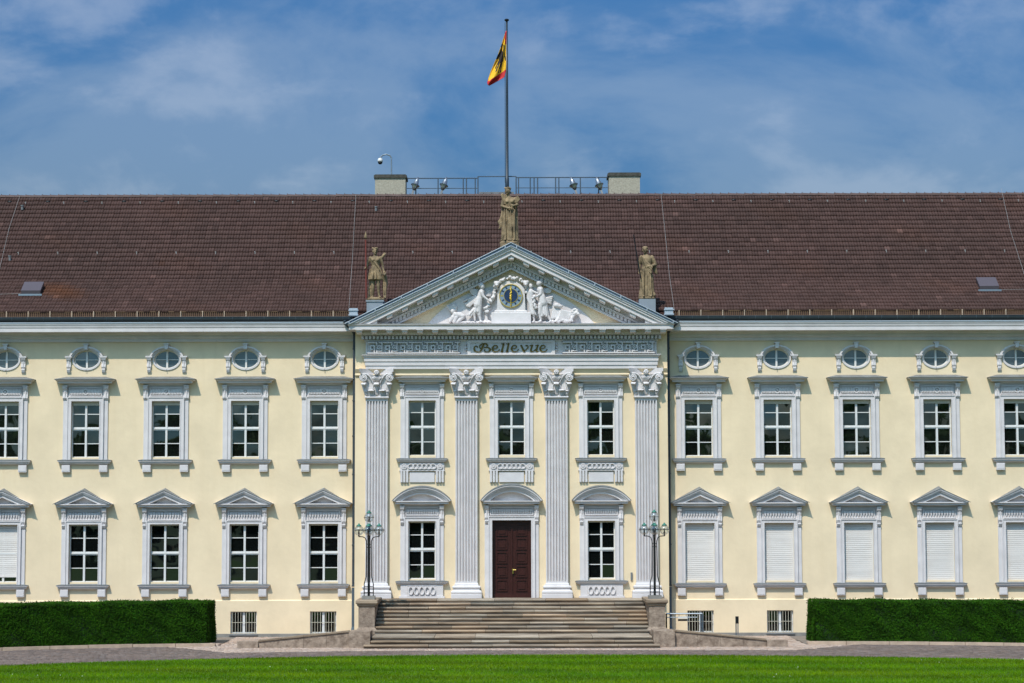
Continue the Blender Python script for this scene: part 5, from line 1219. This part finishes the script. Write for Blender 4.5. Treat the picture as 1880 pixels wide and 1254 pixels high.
# ================================================================== ON THE RIDGE
yp = YR+.25
def rx(px, y=yp, py=330): 
    z = zz(py,y); return (px-938.5)*((D+y)*math.cos(TH)+(z-EYE)*math.sin(TH))/FPX
fp = empty('flagpole', (rx(931.5), yp, ZR-.3), 'tall dark steel flagpole on the ridge behind the apex statue', 'flagpole')
zt = zz(37,yp)-(ZR-.3)
MB().tube([(0,0,0),(0,0,1.1),(0,0,1.12),(0,0,zt*.6),(0,0,zt)], [.085,.085,.07,.058,.045], 12).build('mast', mat('dark_pole_paint', (0.022, 0.034, 0.046), 0.4), fp, smooth=True)
MB().lathe([(.045,-.05),(.095,-.02),(.10,.02),(.06,.05),(.0,.06)], (0,0,zt), 14).build('truck', BLACK, fp)
MB().tube([(-.09,-.02,.9),(-.085,-.02,zt-.1)], .007, 5).build('halyard', STEEL, fp)
def make_flag():
    # hanging cloth seen folded against the mast: outline by rows from top to foot, folds in depth
    y = yp-.05; k = 1/((D+y+1.1)/FPX)
    rowsF = [(57,929.5,931),(65,927,931),(75,924,930.8),(85,921,930.6),(95,917.5,930.5),(105,913.5,930.3),(115,909,930.2),(122,906,930),(129,903,929.6),(136,900.5,928.5),(142,898.5,926.8),(148,896.5,917),(153,895.2,908),(157.5,896.8,899)]
    NV, NU = 60, 36; V = []; F = []; MI = []; UV = []
    for j in range(NV+1):
        t = j/NV*(len(rowsF)-1); i = min(int(t), len(rowsF)-2); f = t-i; py, xl, xr = [rowsF[i][m]*(1-f)+rowsF[i+1][m]*f for m in range(3)]
        for u in range(NU+1):
            px = xl+(xr-xl)*u/NU; d = .10*math.sin(u/NU*9+py*.03)*(1-u/NU*.7)*min(1,(py-57)/40) + .22*(1-u/NU)*(py-57)/100
            V.append(((px-931.5)/k, -d, zz(py,y)-(ZR-.3))); UV.append((px,py))
    def seg(p, a, c, w0, w1):
        ax, ay = a; dx, dy = c[0]-ax, c[1]-ay; L = dx*dx+dy*dy; t = max(0,min(1,((p[0]-ax)*dx+(p[1]-ay)*dy)/L)); return math.hypot(p[0]-ax-t*dx, p[1]-ay-t*dy) < w0+(w1-w0)*t
    def colour(p):
        x, yv = p
        if yv > 57 and x > 928.0 and yv < 80: return 1
        # red border along the foot
        yb_ = 152.5 - (x-896)*(152.5-128)/(929-896)
        if yv > yb_ or (yv > 146 and x < 897.8): return 1
        if any(seg(p,*s) for s in (((922.5,82),(922,87),1.8,1.6),((922,97),(920.5,111),3.0,4.2),((919,97),(914,108),1.2,2.2),((927.6,98),(927.8,104),1,1),((928.4,104),(929,110),1.0,1.0),
            ((917,113),(911,126),1.1,1.1),((919,113),(911.5,133),1.2,.9),((921,114),(915.5,135),1.2,.9),((922.5,113),(919.5,133),1.1,.9),((915,111),(909,121),.9,.7),((923,88),(920,98),1.2,2.2),((926.3,84),(925.4,95),.8,.8))): return 2
        return 0
    for j in range(NV):
        for u in range(NU):
            a = j*(NU+1)+u; F.append((a,a+1,a+NU+2,a+NU+1)); c = [(UV[q][0]) for q in F[-1]]; MI.append(colour((sum(UV[q][0] for q in F[-1])/4, sum(UV[q][1] for q in F[-1])/4)))
    me = bpy.data.meshes.new('flag'); me.from_pydata(V, [], F); 
    for m in (FY, FR, FB): me.materials.append(m)
    me.polygons.foreach_set('material_index', MI); me.polygons.foreach_set('use_smooth', [True]*len(F)); me.update()
    o = obj('flag', me, None, (rx(931.5), yp-.05, ZR-.3)); sf = o.modifiers.new('s', 'SOLIDIFY'); sf.thickness = .008
    tag(o, 'yellow flag with black eagle and red border hanging limp from the flagpole', 'flag')
make_flag()
RAILP = mat('railing_paint', (0.07, 0.095, 0.125), 0.5)
rail = empty('roof_railing', (0, yp+.3, ZR), 'thin steel railing along the roof ridge between the two chimneys', 'railing')
def rail_z(py): return zz(py, yp+.3)-ZR
for px in (764,804.8,851,856.8,873,878,948,952.4,974,981,987.5,1020.5,1026.5,1066,1099.5):
    zt = rail_z(324 if px in (878,948) else 327); MB().tube([(0,0,-.4),(0,0,zt)], .026, 6).build('post', RAILP, rail, (rx(px,yp+.3),0,0))
for (a, c, py, r) in ((748,878,327,.024),(948,1118,326,.024),(878,948,324,.022),(748,878,345.5,.016),(948,1118,345,.016)):
    MB().tube([(rx(a,yp+.3),0,rail_z(py)),(rx(c,yp+.3),0,rail_z(py))], r, 6).build('rail', RAILP, rail)
MB().box(rx(880),rx(944),-.1,.3,rail_z(357),rail_z(353)).build('walkway', LEAD, rail)
for k, (px, lean, lab) in enumerate(((758.5,.22,'nearest the left chimney'), (811,.10,'second from the left chimney'), (1058,-.18,'second from the right chimney'), (1105,-.34,'nearest the right chimney'))):
    fl = empty('floodlight', (rx(px), yp, ZR+.05), 'silver pointed floodlight on the roof ridge, %s' % lab, 'floodlight', 'floodlights on the ridge')
    fl.scale = (1.15,1.15,1.15); fl.location.z += .15; fl.rotation_euler = (R(-12), R(18)*(1 if lean > 0 else -1), 0)
    MB().lathe([(.05,-.02),(.10,.08),(.12,.13),(.15,.16),(.15,.18),(.105,.21),(.075,.36),(.02,.50)], (0,0,.12), 14).build('housing', ALU, fl, smooth=True)
    MB().lathe([(.155,0),(.165,.015),(.155,.03)], (0,0,.275), 16).build('rim', STEEL, fl)
    MB().box(-.035,.035,-.02,.02,-.16,.10).box(-.05,.05,-.05,.05,-.18,-.13).build('bracket', LEAD, fl)
sc = empty('security_camera', (rx(719.5,YR+.9), YR+.9, zz(326,YR+.4)+.14), 'white dome security camera on a curved mast above the left chimney', 'camera')
g = lambda px, py: ((px-719.5)*(D+YR+2)/FPX, 0, zz(py,YR+.9)-(zz(326,YR+.4)+.14))
MB().tube([(0,0,0),g(719,300),g(719,289),g(716.5,285),g(710,283),g(704,284),g(699,288),g(698,290)], .03, 8).build('mast', ALU, sc)
c = g(698.5,294.5); MB().lathe([(.02,.12),(.09,.09),(.11,.0),(.105,-.05)], c, 14).build('dome_housing', WHITE, sc, smooth=True)
MB().lathe([(.10,-.05),(.09,-.11),(.05,-.15),(0,-.16)], c, 14).build('dome_lens', BLACK, sc, smooth=True)
bracket_z = 0
for s in (-1,1):                              # small boxes where the pediment meets the eave
    MB().box(-.16,.16,-.1,.2,0,.30).box(-.19,.19,-.13,-.1,.02,.06).box(-.19,.19,-.13,-.1,.20,.24).build('eave_box', PALEZ, roof, (s*5.98,-1.0,zz(580,-1.0)))

# ================================================================== HEDGES
def hedge(sgn, x_in, x_out, ztop, wid, label):
    root = empty('hedge', (sgn*x_in, hedge_line(sgn*x_in)+.8, 0), label, 'hedge')
    ox, oy = root.location.x, root.location.y
    n = 40; X = np.linspace(x_in, x_out, n)*sgn; q = MB(); ins = .05
    ring = []
    for x in X:
        yf = hedge_line(x)
        ring.append([(x-ox,yf+ins-oy,0.0),(x-ox,yf+ins+.02-oy,ztop-ins),(x-ox,yf+wid-ins-oy,ztop-ins),(x-ox,yf+wid-ins-oy,0.0)])
    vs = [p for r_ in ring for p in r_]; fs = [(4*i+k,4*i+4+k,4*i+5+k,4*i+1+k) for i in range(n-1) for k in range(3)] + [(0,1,2,3),(4*n-4,4*n-3,4*n-2,4*n-1)]
    q.add(vs, fs).build('hedge_core', HCORE, root)
    # leaf sprays over the clipped faces
    Lx = x_out-x_in; cnt = int(Lx*ztop*2300); V = []; 
    xf = (x_in + RNG.random(cnt)*Lx)*sgn; zf = .02 + RNG.random(cnt)*(ztop-.02); bul = .05*np.sin(xf*2.1+zf*1.7)*np.sin(xf*.8-zf*2.6) + .03*np.sin(xf*5.3+zf*4)
    A = np.stack([xf, np.array([hedge_line(x) for x in xf])+.02-bul*.6+RNG.normal(0,.022,cnt), zf], 1); NA = np.tile([0,-1,.35], (cnt,1))
    ct = int(Lx*wid*1500); xt = (x_in + RNG.random(ct)*Lx)*sgn; wt = RNG.random(ct)*wid
    Bt = np.stack([xt, np.array([hedge_line(x) for x in xt])+wt, ztop-.02+.018*np.sin(xt*3)+np.abs(RNG.normal(0,.028,ct))], 1); NB = np.tile([0,-.25,1.0], (ct,1))
    ce = int(wid*ztop*2300); we = RNG.random(ce)*wid; ze_ = .02+RNG.random(ce)*(ztop-.02)
    Ce = np.stack([sgn*(x_in-.02)+RNG.normal(0,.022,ce)-sgn*.03*np.sin(we*4+ze_*3), hedge_line(sgn*x_in)+we, ze_], 1); NC = np.tile([-sgn*1.0,-.1,.35], (ce,1))
    cs = int(Lx*70); xs2 = (x_in + RNG.random(cs)*Lx)*sgn; tall = RNG.random(cs)**3*.10; clump = np.maximum(0, np.sin(xs2*1.9+2)*np.sin(xs2*.63))
    Bs = np.stack([xs2, np.array([hedge_line(x) for x in xs2])+RNG.random(cs)*wid*.5, ztop+tall*(.4+1.2*clump)], 1)
    Bt = np.concatenate([Bt, Bs]); NB = np.concatenate([NB, np.tile([0,-1.0,.1],(cs,1))])
    C0 = np.concatenate([A,Bt,Ce]); Nn = np.concatenate([NA,NB,NC]); m = len(C0)
    Nn = Nn + RNG.normal(0,.45,(m,3)); Nn /= np.linalg.norm(Nn,axis=1)[:,None]
    U = np.cross(Nn, RNG.normal(0,1,(m,3))); U /= np.linalg.norm(U,axis=1)[:,None]; W = np.cross(Nn, U)
    a = (.018+.018*RNG.random(m))[:,None]; b_ = a*.55
    tip = C0 + U*a*1.3 + Nn*a*.6; Vv = np.stack([C0-U*a*.6-W*b_, C0+W*b_*0-U*a*.2+W*b_*1.2, tip, C0-W*b_*1.2+U*a*.1], 1).reshape(-1,3)
    Vv -= np.array([ox,oy,0]); F = np.arange(m*4).reshape(-1,4); k = (RNG.normal(1,.24,m)*(1+.22*np.sin(C0[:,0]*3.1+C0[:,2]*4.3)*np.sin(C0[:,0]*1.3-C0[:,2]*5.1)+.15*np.sin(C0[:,0]*7.7+C0[:,2]*9))).clip(.35,2.0); hue_ = RNG.normal(0,.06,m)
    T = np.stack([k*(1+hue_*2),k,k*(1-hue_)],1)
    stuff(obj('hedge_leaves', quick_mesh('hedge_leaves', Vv, F, HEDGE, T), root))
hedge(-1, 10.85, 27, 1.50, 2.0, 'long dark green clipped hedge in front of the left wing')
hedge(1, 10.82, 27, 1.47, 2.0, 'long dark green clipped hedge in front of the right wing')

# ================================================================== LAWN BLADES
def grass():
    m = 330000; x = RNG.uniform(-21,21,m); y = -10.6 - RNG.random(m)**1.0*13.5
    le = np.where(x < 0, -11.0-.0175*x*x, -11.0-.0105*x*x); keep = y < le+.03*np.sin(x*3)+.03; x = x[keep]; y = y[keep]; m = len(x)
    h = RNG.uniform(.03,.065,m); w_ = RNG.uniform(.006,.011,m); a = RNG.uniform(0,2*math.pi,m); ln = RNG.normal(0,.022,(m,2))
    dx, dy = np.cos(a)*w_, np.sin(a)*w_
    V = np.stack([np.stack([x-dx,y-dy,np.full(m,.018)],1), np.stack([x+dx,y+dy,np.full(m,.018)],1), np.stack([x+ln[:,0],y+ln[:,1],.02+h],1)],1).reshape(-1,3)
    k = RNG.normal(1,.12,m) * (1+.20*np.sin(y*2.2+.35*np.sin(x*.7)) + .08*np.sin(x*1.3+y*.8)); hue_ = RNG.normal(0,.08,m) + .05*np.sin(x*.4+y*1.1)
    T = np.stack([k*(1+hue_*1.6),k,k*(1-hue_)],1).clip(.3,2.2)
    o = stuff(obj('lawn_grass', quick_mesh('lawn_grass', V, np.arange(m*3).reshape(-1,3), GRASS, T))); tag(o, 'short bright green mown grass of the front lawn', 'grass')
    V = []; F = []
    for cx, cy, n in ((-14.5,-20.5,60),(-3.9,-17.3,30),(-6.3,-17.4,14),(6,-17.5,24),(12.5,-15.5,40),(16,-14.8,20),(8.5,-21,40),(14,-20.5,26),(-10,-18.2,16)):
        for k in range(n//12):
            px, py = cx+random.gauss(0,1.1), cy+random.gauss(0,.7); r = .009; o2 = len(V)
            V += [(px-r,py,.085),(px,py-r,.085),(px+r,py,.085),(px,py+r,.085),(px,py,.11)]; F += [(o2,o2+1,o2+4),(o2+1,o2+2,o2+4),(o2+2,o2+3,o2+4),(o2+3,o2,o2+4)]
    tag(stuff(obj('clover_flowers', quick_mesh('clover_flowers', np.array(V), np.array(F), CLOVER))), 'tiny white clover flowers scattered over the lawn', 'flowers')
grass()
# ================================================================== PARK TREES opposite, seen mirrored in the panes
def park():
    m = 130000; C0 = []; rnd = random.Random(12); k = 0
    x = -95
    while x < 95:
        hgt = rnd.uniform(8.5,14.5); rad = rnd.uniform(3.2,5.6); yy = rnd.uniform(-118,-104)
        for q in range(rnd.randint(16,24)):
            u = rnd.random(); a = rnd.uniform(0,6.28); z = .3+u*(hgt-1.6); rr = rad*math.sqrt(max(.05,1-((z-hgt*.5)/(hgt*.55))**2))*rnd.uniform(.3,.9)
            C0.append((x+rr*math.cos(a), yy+rr*math.sin(a), z, rnd.uniform(1.2,2.4)))
        x += rad*rnd.uniform(.9,1.5)
    C0 = np.array(C0); i = RNG.integers(0,len(C0),m); d = RNG.normal(0,1,(m,3)); d /= np.linalg.norm(d,axis=1)[:,None]; P = C0[i,:3] + d*(C0[i,3]*RNG.random(m)**.4)[:,None]
    U = RNG.normal(0,1,(m,3)); W = RNG.normal(0,1,(m,3)); U /= np.linalg.norm(U,axis=1)[:,None]; W /= np.linalg.norm(W,axis=1)[:,None]
    V = np.stack([P-U*.4,P+W*.35,P+U*.4,P-W*.35],1).reshape(-1,3)
    q = MB()
    for (cx, cy, cz, r) in C0: q.ell((cx,cy,cz), (r*.8,r*.8,r*.8), nu=8, nv=5)
    F4 = [f for f in q.f if len(f) == 4]; k0 = len(V); V = np.concatenate([V, np.array(q.v)])
    FF = np.concatenate([np.arange(m*4).reshape(-1,4), np.array(F4)+k0])
    o = stuff(obj('park_trees', quick_mesh('park_trees', V, FF, WOOD))); tag(o, 'dark line of park trees mirrored in the window panes', 'trees')
park()
